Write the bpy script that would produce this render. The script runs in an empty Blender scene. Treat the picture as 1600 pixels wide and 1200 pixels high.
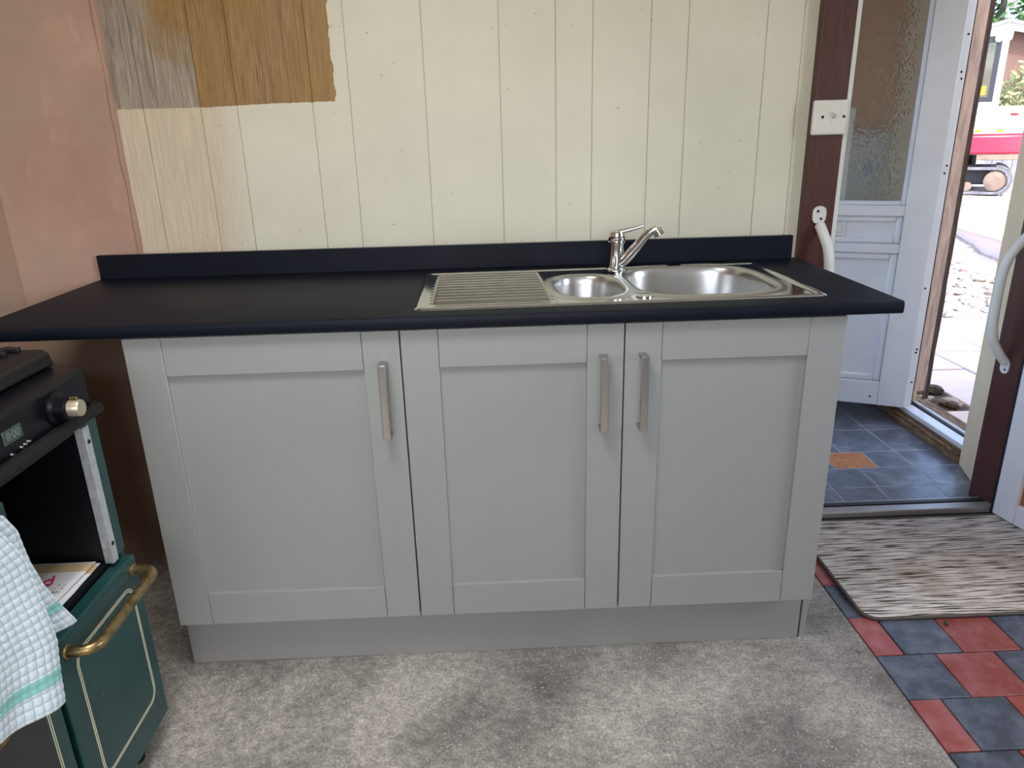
import bpy, bmesh, math, random
from mathutils import Vector, Matrix, noise

random.seed(7)
S = bpy.context.scene
COL = S.collection
PI = math.pi

# ------------------------------------------------------------------ camera
CAM = Vector((0.8103, -1.5453, 1.2977))
YAW, PITCH, ROLL, FPX = 0.0243, 0.3322, -0.0262, 1132.57
_f = Vector((math.sin(YAW) * math.cos(PITCH), math.cos(YAW) * math.cos(PITCH), -math.sin(PITCH)))
_r0 = Vector((math.cos(YAW), -math.sin(YAW), 0)); _u0 = _r0.cross(_f)
_r = math.cos(ROLL) * _r0 + math.sin(ROLL) * _u0
_u = -math.sin(ROLL) * _r0 + math.cos(ROLL) * _u0
cam = bpy.data.cameras.new('camera'); cam.sensor_width = 36; cam.lens = FPX / 1600 * 36
cam.clip_start = 0.02; cam.clip_end = 200
camo = bpy.data.objects.new('camera', cam); COL.objects.link(camo)
m3 = Matrix((_r, _u, -_f)).transposed()
camo.matrix_world = Matrix.Translation(CAM) @ m3.to_4x4()
S.camera = camo

# ------------------------------------------------------------------ world, sun, exposure
S.view_settings.view_transform = 'Standard'; S.view_settings.look = 'None'
S.view_settings.gamma = 1; S.view_settings.exposure = 0.0
S.view_settings.use_curve_mapping = False
W = bpy.data.worlds.new('world'); S.world = W; W.use_nodes = True
nt = W.node_tree; bg = nt.nodes['Background']
sky = nt.nodes.new('ShaderNodeTexSky'); sky.sky_type = 'NISHITA'; sky.sun_disc = False
sky.sun_elevation = math.radians(48); sky.sun_rotation = math.radians(165); sky.air_density = 0.8; sky.dust_density = 2.5
nt.links.new(sky.outputs[0], bg.inputs[0]); bg.inputs[1].default_value = 1.0
sun = bpy.data.lights.new('sun_offscreen', 'SUN'); sun.energy = 4.0; sun.angle = math.radians(1); sun.color = (1, .96, .9)
suno = bpy.data.objects.new('sun_offscreen', sun); COL.objects.link(suno)
suno.rotation_euler = Vector((.05, .78, -.84)).to_track_quat('-Z', 'Y').to_euler()

def area(name, loc, direction, sx, sy, energy, color):
    l = bpy.data.lights.new(name, 'AREA'); l.shape = 'RECTANGLE'; l.size = sx; l.size_y = sy; l.energy = energy; l.color = color
    o = bpy.data.objects.new(name, l); COL.objects.link(o); o.location = loc
    o.rotation_euler = Vector(direction).to_track_quat('-Z', 'Z').to_euler()
    return o
# daylight entering through the two kitchen windows behind the camera
area('window_front_offscreen', (.55, -3.11, 1.6), (0, 1, 0), 1.8, 1.1, 4, (.90, .96, 1.0))
area('window_right_offscreen', (3.41, -.65, 1.5), (-1, 0, 0), .9, 1.0, 24, (.86, .93, 1.0))

# ------------------------------------------------------------------ materials
def s2l(c):
    return tuple(((v / 255) / 12.92 if v / 255 <= .04045 else ((v / 255 + .055) / 1.055) ** 2.4) for v in c)
class N:
    """small node-tree helper"""
    def __init__(s, name):
        s.m = bpy.data.materials.new(name); s.m.use_nodes = True; s.t = s.m.node_tree
        s.b = s.t.nodes['Principled BSDF']; s.out = s.t.nodes['Material Output']
    def n(s, typ, **kw):
        x = s.t.nodes.new(typ)
        for k, v in kw.items():
            if k.startswith('i_'): x.inputs[int(k[2:]) if k[2:].isdigit() else k[2:].replace('_', ' ')].default_value = v
            else: setattr(x, k, v)
        return x
    def l(s, a, b): s.t.links.new(a, b)
    def pos(s, scale=(1, 1, 1), obj=False, rot=(0, 0, 0)):
        if obj == 'uv': o = s.n('ShaderNodeTexCoord').outputs['UV']
        elif obj: o = s.n('ShaderNodeTexCoord').outputs['Object']
        else: o = s.n('ShaderNodeNewGeometry').outputs['Position']
        mp = s.n('ShaderNodeMapping'); mp.inputs['Scale'].default_value = scale; mp.inputs['Rotation'].default_value = rot
        s.l(o, mp.inputs[0]); return mp.outputs[0]
    def noise(s, vec, scale=5, detail=4, rough=.55, dist=0):
        x = s.n('ShaderNodeTexNoise'); x.inputs['Scale'].default_value = scale; x.inputs['Detail'].default_value = detail
        x.inputs['Roughness'].default_value = rough; x.inputs['Distortion'].default_value = dist
        s.l(vec, x.inputs['Vector']); return x.outputs['Fac']
    def ramp(s, fac, stops, interp='LINEAR'):
        r = s.n('ShaderNodeValToRGB'); r.color_ramp.interpolation = interp; e = r.color_ramp.elements
        while len(e) < len(stops): e.new(.5)
        for k, (p, c) in zip(e, stops):
            k.position = p; k.color = (c if len(c) == 4 else (*c, 1)) if not isinstance(c, (int, float)) else (c, c, c, 1)
        s.l(fac, r.inputs[0]); return r.outputs[0]
    def mix(s, fac, a, b, mode='MIX'):
        x = s.n('ShaderNodeMix', data_type='RGBA', blend_type=mode)
        for sock, v in ((x.inputs[0], fac), (x.inputs[6], a), (x.inputs[7], b)):
            if hasattr(v, 'is_linked'): s.l(v, sock)
            elif isinstance(v, (int, float)): sock.default_value = v
            else: sock.default_value = (*v, 1) if len(v) == 3 else v
        return x.outputs[2]
    def math(s, op, a, b=0, c=0):
        x = s.n('ShaderNodeMath', operation=op)
        for i, v in enumerate((a, b, c)):
            if hasattr(v, 'is_linked'): s.l(v, x.inputs[i])
            else: x.inputs[i].default_value = v
        return x.outputs[0]
    def xyz(s, vec):
        x = s.n('ShaderNodeSeparateXYZ'); s.l(vec, x.inputs[0]); return x.outputs
    def bump(s, h, strength=.3, dist=.01):
        x = s.n('ShaderNodeBump'); x.inputs['Strength'].default_value = strength; x.inputs['Distance'].default_value = dist
        s.l(h, x.inputs['Height']); s.l(x.outputs[0], s.b.inputs['Normal'])
    def col(s, c):
        if hasattr(c, 'is_linked'): s.l(c, s.b.inputs['Base Color'])
        else: s.b.inputs['Base Color'].default_value = (*c, 1)
    def set(s, rough=.5, metal=0, spec=.5, **kw):
        s.b.inputs['Roughness'].default_value = rough; s.b.inputs['Metallic'].default_value = metal
        s.b.inputs['Specular IOR Level'].default_value = spec
        for k, v in kw.items(): s.b.inputs[k.replace('_', ' ')].default_value = v
        return s.m
def plain(name, rgb, rough=.5, metal=0, spec=.5, var=.06, scale=12, bump=0, stretch=(1, 1, 1), **kw):
    n = N(name); c = s2l(rgb); v = n.pos(stretch, obj=True)
    f = n.noise(v, scale, 5)
    n.col(n.ramp(f, [(.3, tuple(x * (1 - var * 1.6) for x in c)), (.7, tuple(min(1, x * (1 + var)) for x in c))]))
    if bump: n.bump(n.noise(v, scale * 8, 3), bump, .004)
    return n.set(rough, metal, spec, **kw)

M = {}
M['door'] = plain('grey_satin_paint', (150, 152, 148), .42, var=.015, scale=3)
M['plinth'] = plain('grey_plinth', (148, 148, 145), .45, var=.02, scale=3)
M['carcass'] = plain('grey_carcass', (120, 120, 120), .5, var=.02)
n = N('black_laminate'); v = n.pos()
n.col(n.ramp(n.noise(v, 9, 5), [(.3, s2l((14, 19, 28))), (.7, s2l((19, 24, 34)))]))
n.bump(n.noise(v, 260, 3), .12, .002); M['laminate'] = n.set(.45, spec=.14)
M['steel_handle'] = plain('brushed_nickel', (178, 176, 176), .3, 1, var=.05, scale=60, stretch=(1, 1, .05))
n = N('stainless_steel'); v = n.pos((1, 3, 3))
n.col(n.ramp(n.noise(v, 4, 3), [(.3, s2l((192, 194, 195))), (.7, s2l((210, 211, 211)))])); M['steel'] = n.set(.12, 1)
M['steel_bowl'] = plain('satin_steel', (196, 196, 194), .3, 1, var=.03, scale=6)
M['chrome'] = plain('chrome', (225, 226, 228), .06, 1, var=.01)
M['black'] = plain('black_enamel', (11, 13, 20), .32, spec=.25, var=.1, scale=20)
M['rubber'] = plain('black_rubber', (20, 20, 21), .75, var=.1)
M['hole'] = plain('screw_hole_dark', (8, 8, 8), .7, var=.02)
M['hob'] = plain('hob_enamel', (26, 24, 25), .5, spec=.3, var=.15, scale=30)
M['oven_dark'] = plain('oven_lining', (8, 10, 16), .45, var=.15, scale=8)
n = N('green_enamel'); v = n.pos()
sp = n.ramp(n.noise(v, 160, 2, .6), [(.735, 0.0), (.76, 1.0)])
sm = n.ramp(n.noise(v, 9, 5), [(.3, s2l((26, 62, 62))), (.7, s2l((36, 76, 75)))])
n.col(n.mix(sp, sm, s2l((150, 160, 150)))); M['green'] = n.set(.33)
n = N('aged_brass'); v = n.pos()
n.col(n.ramp(n.noise(v, 60, 5), [(.3, s2l((112, 92, 58))), (.55, s2l((168, 146, 104))), (.75, s2l((190, 170, 128)))])); n.bump(n.noise(v, 140, 3), .15, .002); M['brass'] = n.set(.36, .9)
M['pale_brass'] = plain('pale_brass_cap', (206, 196, 170), .35, .7, var=.06)
M['cream_line'] = plain('cream_coach_line', (226, 222, 190), .5, var=.02)
M['galv'] = plain('galvanised_strip', (196, 200, 204), .45, .3, var=.12, scale=60)
M['white_plastic'] = plain('white_plastic', (222, 222, 212), .35, var=.02)
M['switch_plastic'] = plain('switch_plastic', (218, 218, 208), .35, var=.02)
M['upvc'] = plain('white_upvc', (224, 225, 230), .32, var=.03, scale=8)
M['upvc_lilac'] = plain('white_upvc_frame', (224, 225, 230), .32, var=.03, scale=8)
M['white_enamel'] = plain('white_coated_metal', (215, 218, 214), .35, var=.02)

# concrete floor
n = N('concrete'); v = n.pos()
big = n.noise(v, 2.6, 6, .62)
c = n.ramp(big, [(.30, s2l((92, 89, 85))), (.46, s2l((134, 130, 124))), (.64, s2l((172, 167, 159)))])
mid = n.noise(v, 42, 5, .75)
c = n.mix(.6, c, n.ramp(mid, [(.32, .26), (.5, .5), (.66, .76)]), 'OVERLAY')
fine = n.noise(v, 150, 4, .75)
c = n.mix(.7, c, n.ramp(fine, [(.32, .2), (.5, .5), (.66, .85)]), 'OVERLAY')
vo = n.n('ShaderNodeTexVoronoi'); vo.inputs['Scale'].default_value = 95; n.l(v, vo.inputs['Vector'])
agg = n.math('MULTIPLY', n.ramp(vo.outputs['Distance'], [(.16, 1.0), (.24, 0.0)]), n.ramp(n.noise(v, 26, 3, .6), [(.46, 0.0), (.60, .75)]))
c = n.mix(agg, c, s2l((214, 211, 204)))
drk = n.ramp(n.noise(v, 60, 2, .5), [(.30, .7), (.335, 0.0)])
c = n.mix(n.math('MULTIPLY', drk, .5), c, s2l((60, 57, 54)))
stn = n.ramp(n.noise(v, 17, 2, .4), [(.225, .75), (.25, 0.0)])
c = n.mix(stn, c, s2l((54, 51, 48)))
n.col(c); n.bump(mid, .3, .004); M['concrete'] = n.set(.6, spec=.4)

# quarry tiles
def tile_mat(name, a, b, dust):
    n = N(name); v = n.pos()
    oi = n.n('ShaderNodeObjectInfo').outputs['Random']
    base = n.mix(oi, s2l(a), s2l(b))
    f = n.noise(v, 16, 6, .65)
    c = n.mix(n.ramp(f, [(.42, 0.0), (.75, .55)]), base, s2l(dust))
    n.col(c); n.bump(n.noise(v, 70, 4), .2, .003); return n.set(.38)
M['tile_red'] = tile_mat('red_quarry_tile', (158, 82, 76), (140, 68, 62), (186, 134, 138))
M['tile_blue'] = tile_mat('blue_quarry_tile', (80, 87, 100), (64, 70, 80), (142, 150, 168))
M['grout'] = plain('dark_grout', (62, 56, 52), .9, var=.2)
# porch vinyl tiles
n = N('porch_slate_tile'); v = n.pos()
f = n.noise(v, 7, 7, .7, 1.2)
n.col(n.ramp(f, [(.3, s2l((84, 88, 98))), (.52, s2l((112, 116, 128))), (.72, s2l((158, 160, 172)))])); n.bump(f, .1, .004); M['slate'] = n.set(.28)
n = N('porch_decor_tile'); v = n.pos()
f = n.noise(v, 22, 4, .6, 2)
n.col(n.ramp(f, [(.3, s2l((90, 84, 96))), (.4, s2l((196, 120, 62))), (.55, s2l((206, 142, 84))), (.66, s2l((190, 70, 50)))])); M['decor'] = n.set(.35)
M['porch_grout'] = plain('pale_grout', (176, 178, 186), .8, var=.05)

# painted boards with a stripped brown patch
n = N('painted_boards'); v = n.pos()
x, y, z = n.xyz(v)
wob = n.noise(v, 7, 5, .6); wob2 = n.noise(n.pos((1, 1, 1)), 45, 3, .6)
w = n.math('ADD', n.math('MULTIPLY', n.math('SUBTRACT', wob, .5), .035), n.math('MULTIPLY', n.math('SUBTRACT', wob2, .5), .016))
inx = n.math('LESS_THAN', x, n.math('ADD', .388, w))
inz = n.math('GREATER_THAN', z, n.math('ADD', n.math('MULTIPLY', x, .014), n.math('ADD', 1.391, n.math('MULTIPLY', w, .35))))
patch = n.math('MULTIPLY', inx, inz)
vg = n.pos((22, 22, 1.3))
grain = n.noise(vg, 5, 7, .65, 1.4); grain2 = n.noise(n.pos((90, 90, 3)), 4, 4, .6)
wood = n.ramp(grain, [(.28, s2l((102, 76, 48))), (.46, s2l((140, 110, 71))), (.6, s2l((158, 127, 86))), (.75, s2l((178, 150, 110)))])
och = n.ramp(n.noise(n.pos((3, 3, 1.6)), 2.2, 3), [(.42, 0.0), (.66, .6)])
wood = n.mix(och, wood, s2l((148, 118, 58)))
wood = n.mix(n.ramp(grain2, [(.3, .35), (.55, 0.0)]), wood, s2l((126, 96, 64)))
# whitewashed, sanded area on the first boards
ww = n.math('ADD', n.math('ADD', n.math('MULTIPLY', x, -1.9), n.math('MULTIPLY', n.math('SUBTRACT', 1.56, z), 1.6)), n.math('MULTIPLY', n.math('SUBTRACT', wob, .5), .9))
wm = n.math('MULTIPLY', n.math('LESS_THAN', x, .009), n.ramp(n.math('ADD', ww, .3), [(.25, 0.0), (.5, .85)]))
washed = n.ramp(grain, [(.3, s2l((118, 107, 97))), (.5, s2l((152, 142, 131))), (.7, s2l((178, 168, 156)))])
wood = n.mix(wm, wood, washed)
cream = n.ramp(n.noise(v, 3, 5), [(.3, s2l((202, 200, 182))), (.7, s2l((214, 211, 193)))])
thin = n.ramp(n.noise(vg, 6, 6, .6), [(.3, s2l((188, 172, 148))), (.7, s2l((212, 198, 174)))])
tm = n.math('MULTIPLY', n.ramp(n.math('ADD', x, n.math('MULTIPLY', w, .6)), [(.02, .9), (.12, .0)]), 1.0)
tm2 = n.math('MULTIPLY', n.ramp(n.noise(v, 4, 4), [(.5, 0.0), (.7, .35)]), n.ramp(x, [(.25, 1.0), (.5, 0.0)]))
cream = n.mix(n.math('MAXIMUM', tm, tm2), cream, thin)
mk = n.ramp(n.noise(n.pos((60, 60, 90)), 1.0, 2, .5), [(.745, 0.0), (.77, .7)])
cream = n.mix(mk, cream, s2l((140, 126, 100)))
n.col(n.mix(patch, cream, wood))
n.b.inputs['Roughness'].default_value = .5
n.bump(n.noise(vg, 6, 5), .08, .003); M['boards'] = n.set(.48, spec=.35)

# pink plaster
n = N('pink_plaster'); v = n.pos()
f = n.noise(v, 2.1, 6, .6, .4)
c = n.ramp(f, [(.3, s2l((140, 112, 96))), (.48, s2l((162, 128, 112))), (.7, s2l((180, 146, 129)))])
st = n.ramp(n.noise(n.pos((3, 3, 1.2)), 4, 4, .6, 1), [(.6, 0.0), (.74, .5)])
c = n.mix(st, c, s2l((190, 158, 142)))
gr = n.ramp(n.noise(n.pos((1.2, 1.2, 1)), 3, 3), [(.44, 0.0), (.62, .7)])
c = n.mix(gr, c, s2l((150, 132, 112)))
n.col(c); n.bump(n.noise(v, 12, 5), .25, .01); M['plaster'] = n.set(.7, spec=.3)
M['room_wall'] = plain('pale_room_wall', (205, 198, 184), .75, var=.04, scale=2)
M['ceiling'] = plain('white_ceiling', (226, 224, 216), .8, var=.03, scale=2)
def wood_mat(name, stops, rough, scale=5, st=(26, 26, 1.6)):
    n = N(name); g = n.noise(n.pos(st), scale, 6, .65, 1.2)
    n.col(n.ramp(g, stops)); n.bump(g, .12, .003); return n.set(rough)
M['dark_wood'] = wood_mat('dark_brown_post', [(.3, s2l((60, 29, 25))), (.7, s2l((86, 46, 38)))], .4)
M['red_wood'] = wood_mat('red_brown_jamb', [(.3, s2l((104, 50, 38))), (.7, s2l((138, 74, 56)))], .42)
M['orange_panel'] = wood_mat('orange_brown_panel', [(.3, s2l((150, 84, 50))), (.7, s2l((182, 110, 72)))], .4)
M['tan_wood'] = wood_mat('tan_cupboard_wood', [(.3, s2l((196, 138, 96))), (.7, s2l((214, 162, 118)))], .5)
M['weathered'] = wood_mat('weathered_timber', [(.3, s2l((160, 142, 136))), (.5, s2l((212, 182, 170))), (.72, s2l((236, 208, 192)))], .8, 3, (14, 14, 2))
M['rotten'] = wood_mat('rotten_timber', [(.28, s2l((56, 44, 34))), (.5, s2l((120, 92, 66))), (.72, s2l((176, 140, 104)))], .9, 4, (12, 2.5, 16))
M['timber_grey'] = wood_mat('grey_split_timber', [(.3, s2l((58, 48, 44))), (.7, s2l((122, 104, 96)))], .85, 4, (30, 30, 1.2))
M['cream_render'] = plain('cream_porch_wall', (236, 216, 180), .7, var=.05, scale=6, bump=.1)
M['alu'] = plain('aluminium_sill', (176, 172, 166), .38, .6, var=.1, scale=30, stretch=(.2, 1, 1))
M['dark_alu'] = plain('dark_sill_channel', (40, 37, 36), .5, var=.1)

# textured glass
n = N('obscured_leaf_glass'); v = n.pos()
vor = n.n('ShaderNodeTexVoronoi', feature='SMOOTH_F1'); vor.inputs['Scale'].default_value = 26
nv = n.n('ShaderNodeTexNoise'); nv.inputs['Scale'].default_value = 16; nv.inputs['Detail'].default_value = 2
n.l(v, nv.inputs['Vector']); mp = n.mix(.12, v, nv.outputs['Color']); n.l(mp, vor.inputs['Vector'])
wv = n.n('ShaderNodeTexWave'); wv.inputs['Scale'].default_value = 9; wv.inputs['Distortion'].default_value = 14; wv.inputs['Detail'].default_value = 2; wv.inputs['Detail Scale'].default_value = 3
n.l(v, wv.inputs['Vector'])
h = n.math('ADD', vor.outputs['Distance'], n.math('MULTIPLY', wv.outputs['Fac'], .35))
n.bump(h, .55, .012)
M['obscured'] = n.set(.09, Transmission_Weight=.95, IOR=1.3); n.col((.93, .95, .94))
n = N('clear_glass'); tr = n.n('ShaderNodeBsdfTransparent'); gl = n.n('ShaderNodeBsdfGlossy'); gl.inputs['Roughness'].default_value = .05
tr.inputs[0].default_value = (.8, .97, .95, 1)
mx = n.n('ShaderNodeMixShader'); fr = n.n('ShaderNodeFresnel'); n.l(fr.outputs[0], mx.inputs[0]); n.l(tr.outputs[0], mx.inputs[1]); n.l(gl.outputs[0], mx.inputs[2]); n.l(mx.outputs[0], n.out.inputs[0])
M['glass'] = n.m

# door mat
n = N('ribbed_mat'); v = n.pos()
st = n.noise(n.pos((8, 175, 1)), 1.0, 3, .6, .25)
c = n.ramp(st, [(.39, s2l((56, 52, 54))), (.44, s2l((150, 142, 136))), (.54, s2l((222, 214, 206)))])
sta = n.ramp(n.noise(v, 5, 3), [(.56, 0.0), (.72, .5)])
c = n.mix(sta, c, s2l((128, 106, 78))); n.col(c); n.bump(st, .5, .006); M['mat'] = n.set(.95, spec=.1)
M['mat_edge'] = plain('mat_binding', (92, 84, 76), .85, var=.1, scale=40)

# tea towel (uses the cloth's own UV, in metres)
n = N('checked_towel'); v = n.pos((1, 1, 1), obj='uv'); u_, v_, _z = n.xyz(v)
def lines(a, p, wd):
    return n.math('LESS_THAN', n.math('ABSOLUTE', n.math('SUBTRACT', n.math('FRACT', n.math('DIVIDE', a, p)), .5)), wd)
g = n.math('MAXIMUM', lines(u_, .0155, .075), lines(v_, .0155, .075))
band = n.math('LESS_THAN', n.math('ABSOLUTE', n.math('SUBTRACT', v_, .055)), .011)
c = n.mix(g, s2l((222, 232, 240)), s2l((172, 200, 208)))
c = n.mix(n.math('MULTIPLY', band, .85), c, s2l((118, 196, 186)))
n.col(c); n.bump(n.noise(n.pos((1, 1, 1)), 400, 2), .25, .002); M['towel'] = n.set(.9, spec=.1, Sheen_Weight=.3)

# paper print
n = N('printed_paper'); v = n.pos((1, 1, 1), obj='uv'); u_, v_, _z = n.xyz(v)
txt = n.math('MULTIPLY', n.math('GREATER_THAN', n.noise(n.pos((160, 30, 1), obj='uv'), 1, 2), .55), n.math('LESS_THAN', n.math('FRACT', n.math('MULTIPLY', v_, 90)), .5))
zone = n.math('MULTIPLY', n.math('LESS_THAN', n.math('ABSOLUTE', n.math('SUBTRACT', v_, .035)), .018), n.math('GREATER_THAN', u_, .02))
c = n.mix(n.math('MULTIPLY', txt, zone), s2l((222, 222, 226)), s2l((120, 120, 140)))
bandp = n.math('LESS_THAN', n.math('ABSOLUTE', n.math('SUBTRACT', v_, .108)), .014)
c = n.mix(bandp, c, s2l((196, 170, 130))); n.col(c); M['paper'] = n.set(.7)
M['magenta'] = plain('magenta_print', (206, 46, 104), .6, var=.02)
M['lcd'] = plain('lcd_panel', (66, 76, 74), .25, var=.05)
M['lcd_digit'] = plain('lcd_digit', (104, 126, 118), .4, var=.02)
M['blue_print'] = plain('blue_sticker', (150, 176, 206), .5, var=.05)
M['dark_glass'] = plain('oven_door_glass', (44, 46, 50), .12, var=.15, scale=14)

# outdoors
n = N('gravel'); v = n.pos()
vr = n.n('ShaderNodeTexVoronoi'); vr.inputs['Scale'].default_value = 14; n.l(v, vr.inputs['Vector'])
c = n.mix(.35, n.ramp(n.noise(v, 30, 5, .7), [(.3, s2l((96, 84, 78))), (.5, s2l((176, 162, 152))), (.7, s2l((214, 202, 192)))]), n.ramp(vr.outputs['Distance'], [(.1, .75), (.6, .3)]), 'SOFT_LIGHT')
n.col(n.mix(.25, c, s2l((190, 176, 166)))); n.bump(vr.outputs['Distance'], .8, .05); M['gravel'] = n.set(.9)
def slab(name, a, b):
    n = N(name); v = n.pos(); oi = n.n('ShaderNodeObjectInfo').outputs['Random']
    c = n.mix(oi, s2l(a), s2l(b)); f = n.noise(v, 4, 6, .6, 1.5)
    n.col(n.mix(n.ramp(f, [(.4, 0.0), (.7, .5)]), c, s2l((206, 186, 172)))); n.bump(f, .3, .02); return n.set(.75)
M['sandstone'] = slab('sandstone_slab', (216, 202, 206), (224, 198, 180))
M['concrete_pale'] = plain('pale_concrete_step', (214, 208, 200), .8, var=.05, scale=6)
M['earth'] = plain('dark_earth', (92, 78, 68), .95, var=.3, scale=20, bump=.5)
M['stone'] = plain('loose_stone', (170, 158, 150), .9, var=.2, scale=9)
M['dig_white'] = plain('white_machine_paint', (226, 228, 230), .35, var=.02)
M['dig_red'] = plain('red_machine_paint', (196, 36, 66), .35, var=.05)
M['dig_dark'] = plain('dark_machine_frame', (44, 46, 54), .5, var=.1)
M['track'] = plain('dusty_rubber_track', (112, 112, 120), .9, var=.25, scale=16)
M['sprocket'] = plain('dusty_sprocket', (128, 112, 100), .8, var=.15)
M['amber'] = plain('amber_lens', (238, 168, 40), .3, var=.03)
M['tail_red'] = plain('red_lens', (150, 40, 44), .3, var=.03)
M['leaf'] = plain('foliage_green', (74, 108, 62), .6, var=.35, scale=3)
M['leaf_pale'] = plain('foliage_pale', (150, 152, 104), .7, var=.35, scale=3)
M['bark'] = plain('bark', (96, 84, 78), .9, var=.2)
M['shed_wood'] = plain('brown_shed_boards', (112, 86, 76), .8, var=.15, stretch=(1, 1, 6))
M['shed_roof'] = plain('pale_felt_roof', (206, 206, 212), .8, var=.06)
M['fence_grey'] = plain('grey_fence_board', (132, 132, 148), .85, var=.12)

# ------------------------------------------------------------------ mesh helpers
class MB:
    def __init__(s): s.v = []; s.f = []; s.uv = None
    def add(s, vs, fs):
        b = len(s.v); s.v += [tuple(p) for p in vs]; s.f += [tuple(b + i for i in f) for f in fs]; return s
    def box(s, x0, x1, y0, y1, z0, z1):
        return s.add([(x, y, z) for z in (z0, z1) for y in (y0, y1) for x in (x0, x1)],
                     [(0, 2, 3, 1), (4, 5, 7, 6), (0, 1, 5, 4), (2, 6, 7, 3), (0, 4, 6, 2), (1, 3, 7, 5)])
    def prism(s, poly, a0, a1, axis='z'):
        """poly of 2D points (ccw) extruded along an axis; axis z:(x,y) x:(y,z) y:(x,z)"""
        def P(p, a): return {'z': (p[0], p[1], a), 'x': (a, p[0], p[1]), 'y': (p[0], a, p[1])}[axis]
        k = len(poly); vs = [P(p, a0) for p in poly] + [P(p, a1) for p in poly]
        fs = [tuple(range(k - 1, -1, -1)), tuple(range(k, 2 * k))] + [(i, (i + 1) % k, k + (i + 1) % k, k + i) for i in range(k)]
        if axis == 'y': fs = [tuple(reversed(f)) for f in fs]
        return s.add(vs, fs)
    def tube(s, path, r, n=12, caps=True, sx=1.0, up=None):
        path = [Vector(p) for p in path]; rs = r if isinstance(r, (list, tuple)) else [r] * len(path)
        rings = []; prev = None
        for i, p in enumerate(path):
            t = (path[min(i + 1, len(path) - 1)] - path[max(i - 1, 0)]).normalized()
            if prev is None:
                a = Vector(up) if up else (Vector((0, 0, 1)) if abs(t.z) < .9 else Vector((1, 0, 0)))
            else: a = prev
            b = t.cross(a).normalized(); a = b.cross(t).normalized(); prev = a
            rings.append([p + rs[i] * (math.cos(2 * PI * k / n) * a * sx + math.sin(2 * PI * k / n) * b) for k in range(n)])
        vs = [q for rg in rings for q in rg]
        fs = [(i * n + k, (i + 1) * n + k, (i + 1) * n + (k + 1) % n, i * n + (k + 1) % n) for i in range(len(path) - 1) for k in range(n)]
        if caps: fs += [tuple(range(n)), tuple(range((len(path) - 1) * n + n - 1, (len(path) - 1) * n - 1, -1))]
        return s.add(vs, fs)
    def lathe(s, prof, c, axis=(0, 0, 1), n=24):
        """prof: list of (r, h)"""
        ax = Vector(axis).normalized(); a = Vector((1, 0, 0)) if abs(ax.x) < .9 else Vector((0, 1, 0))
        b = ax.cross(a).normalized(); a = b.cross(ax); c = Vector(c); vs = []; k = len(prof)
        for r, h in prof:
            vs += [c + ax * h + r * (math.cos(2 * PI * i / n) * a + math.sin(2 * PI * i / n) * b) for i in range(n)]
        fs = [(j * n + i, j * n + (i + 1) % n, (j + 1) * n + (i + 1) % n, (j + 1) * n + i) for j in range(k - 1) for i in range(n)]
        fs += [tuple(range(n - 1, -1, -1)), tuple(range((k - 1) * n, k * n))]
        return s.add(vs, fs)
    def grid(s, nu, nv, fn, closed=False):
        vs = [fn(i / nu, j / nv) for j in range(nv + 1) for i in range(nu + 1)]
        return s.add(vs, [(j * (nu + 1) + i, j * (nu + 1) + i + 1, (j + 1) * (nu + 1) + i + 1, (j + 1) * (nu + 1) + i) for j in range(nv) for i in range(nu)])

def mesh(name, mb, org=(0, 0, 0), smooth=True, angle=38):
    me = bpy.data.meshes.new(name)
    me.from_pydata([(a - org[0], b - org[1], c - org[2]) for a, b, c in mb.v], [], mb.f)
    me.validate()
    bm = bmesh.new(); bm.from_mesh(me); bmesh.ops.recalc_face_normals(bm, faces=bm.faces); bm.to_mesh(me); bm.free()
    if smooth:
        me.polygons.foreach_set('use_smooth', [True] * len(me.polygons)); me.set_sharp_from_angle(angle=math.radians(angle))
    return me
def origin(o):
    """world location of an unrotated object chain"""
    v = Vector((0, 0, 0))
    while o: v += o.location; o = o.parent
    return v
def obj(name, mb, m, parent=None, bev=0, org=None, segs=2, smooth=True, angle=38, solid=0):
    """mb holds world coordinates; org = world position of the object's origin"""
    po = origin(parent); og = Vector(org) if org else po
    me = mesh(name, mb, og, smooth, angle); me.materials.append(M[m] if isinstance(m, str) else m)
    o = bpy.data.objects.new(name, me); COL.objects.link(o)
    if parent: o.parent = parent
    o.location = og - po
    if bev:
        md = o.modifiers.new('bevel', 'BEVEL'); md.width = bev; md.segments = segs; md.limit_method = 'ANGLE'; md.angle_limit = math.radians(40)
    return o
def tag(o, label, cat, group=None):
    o['label'] = label; o['category'] = cat
    if group: o['group'] = group
    return o
def thing(name, label, cat, loc, group=None):
    o = bpy.data.objects.new(name, None); COL.objects.link(o); o.location = loc; o.empty_display_size = .05
    return tag(o, label, cat, group)
def struct(name, mb, m, bev=0, **kw):
    o = obj(name, mb, m, None, bev, **kw); o['kind'] = 'structure'; return o
def share(src, parent, loc, m=None, rz=0, name=None):
    o = bpy.data.objects.new(name or src.name.split('.')[0], src.data); COL.objects.link(o); o.parent = parent
    o.location = Vector(loc) - origin(parent); o.rotation_euler.z = rz
    if m:
        o.material_slots[0].link = 'OBJECT'; o.material_slots[0].material = M[m]
    return o
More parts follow.
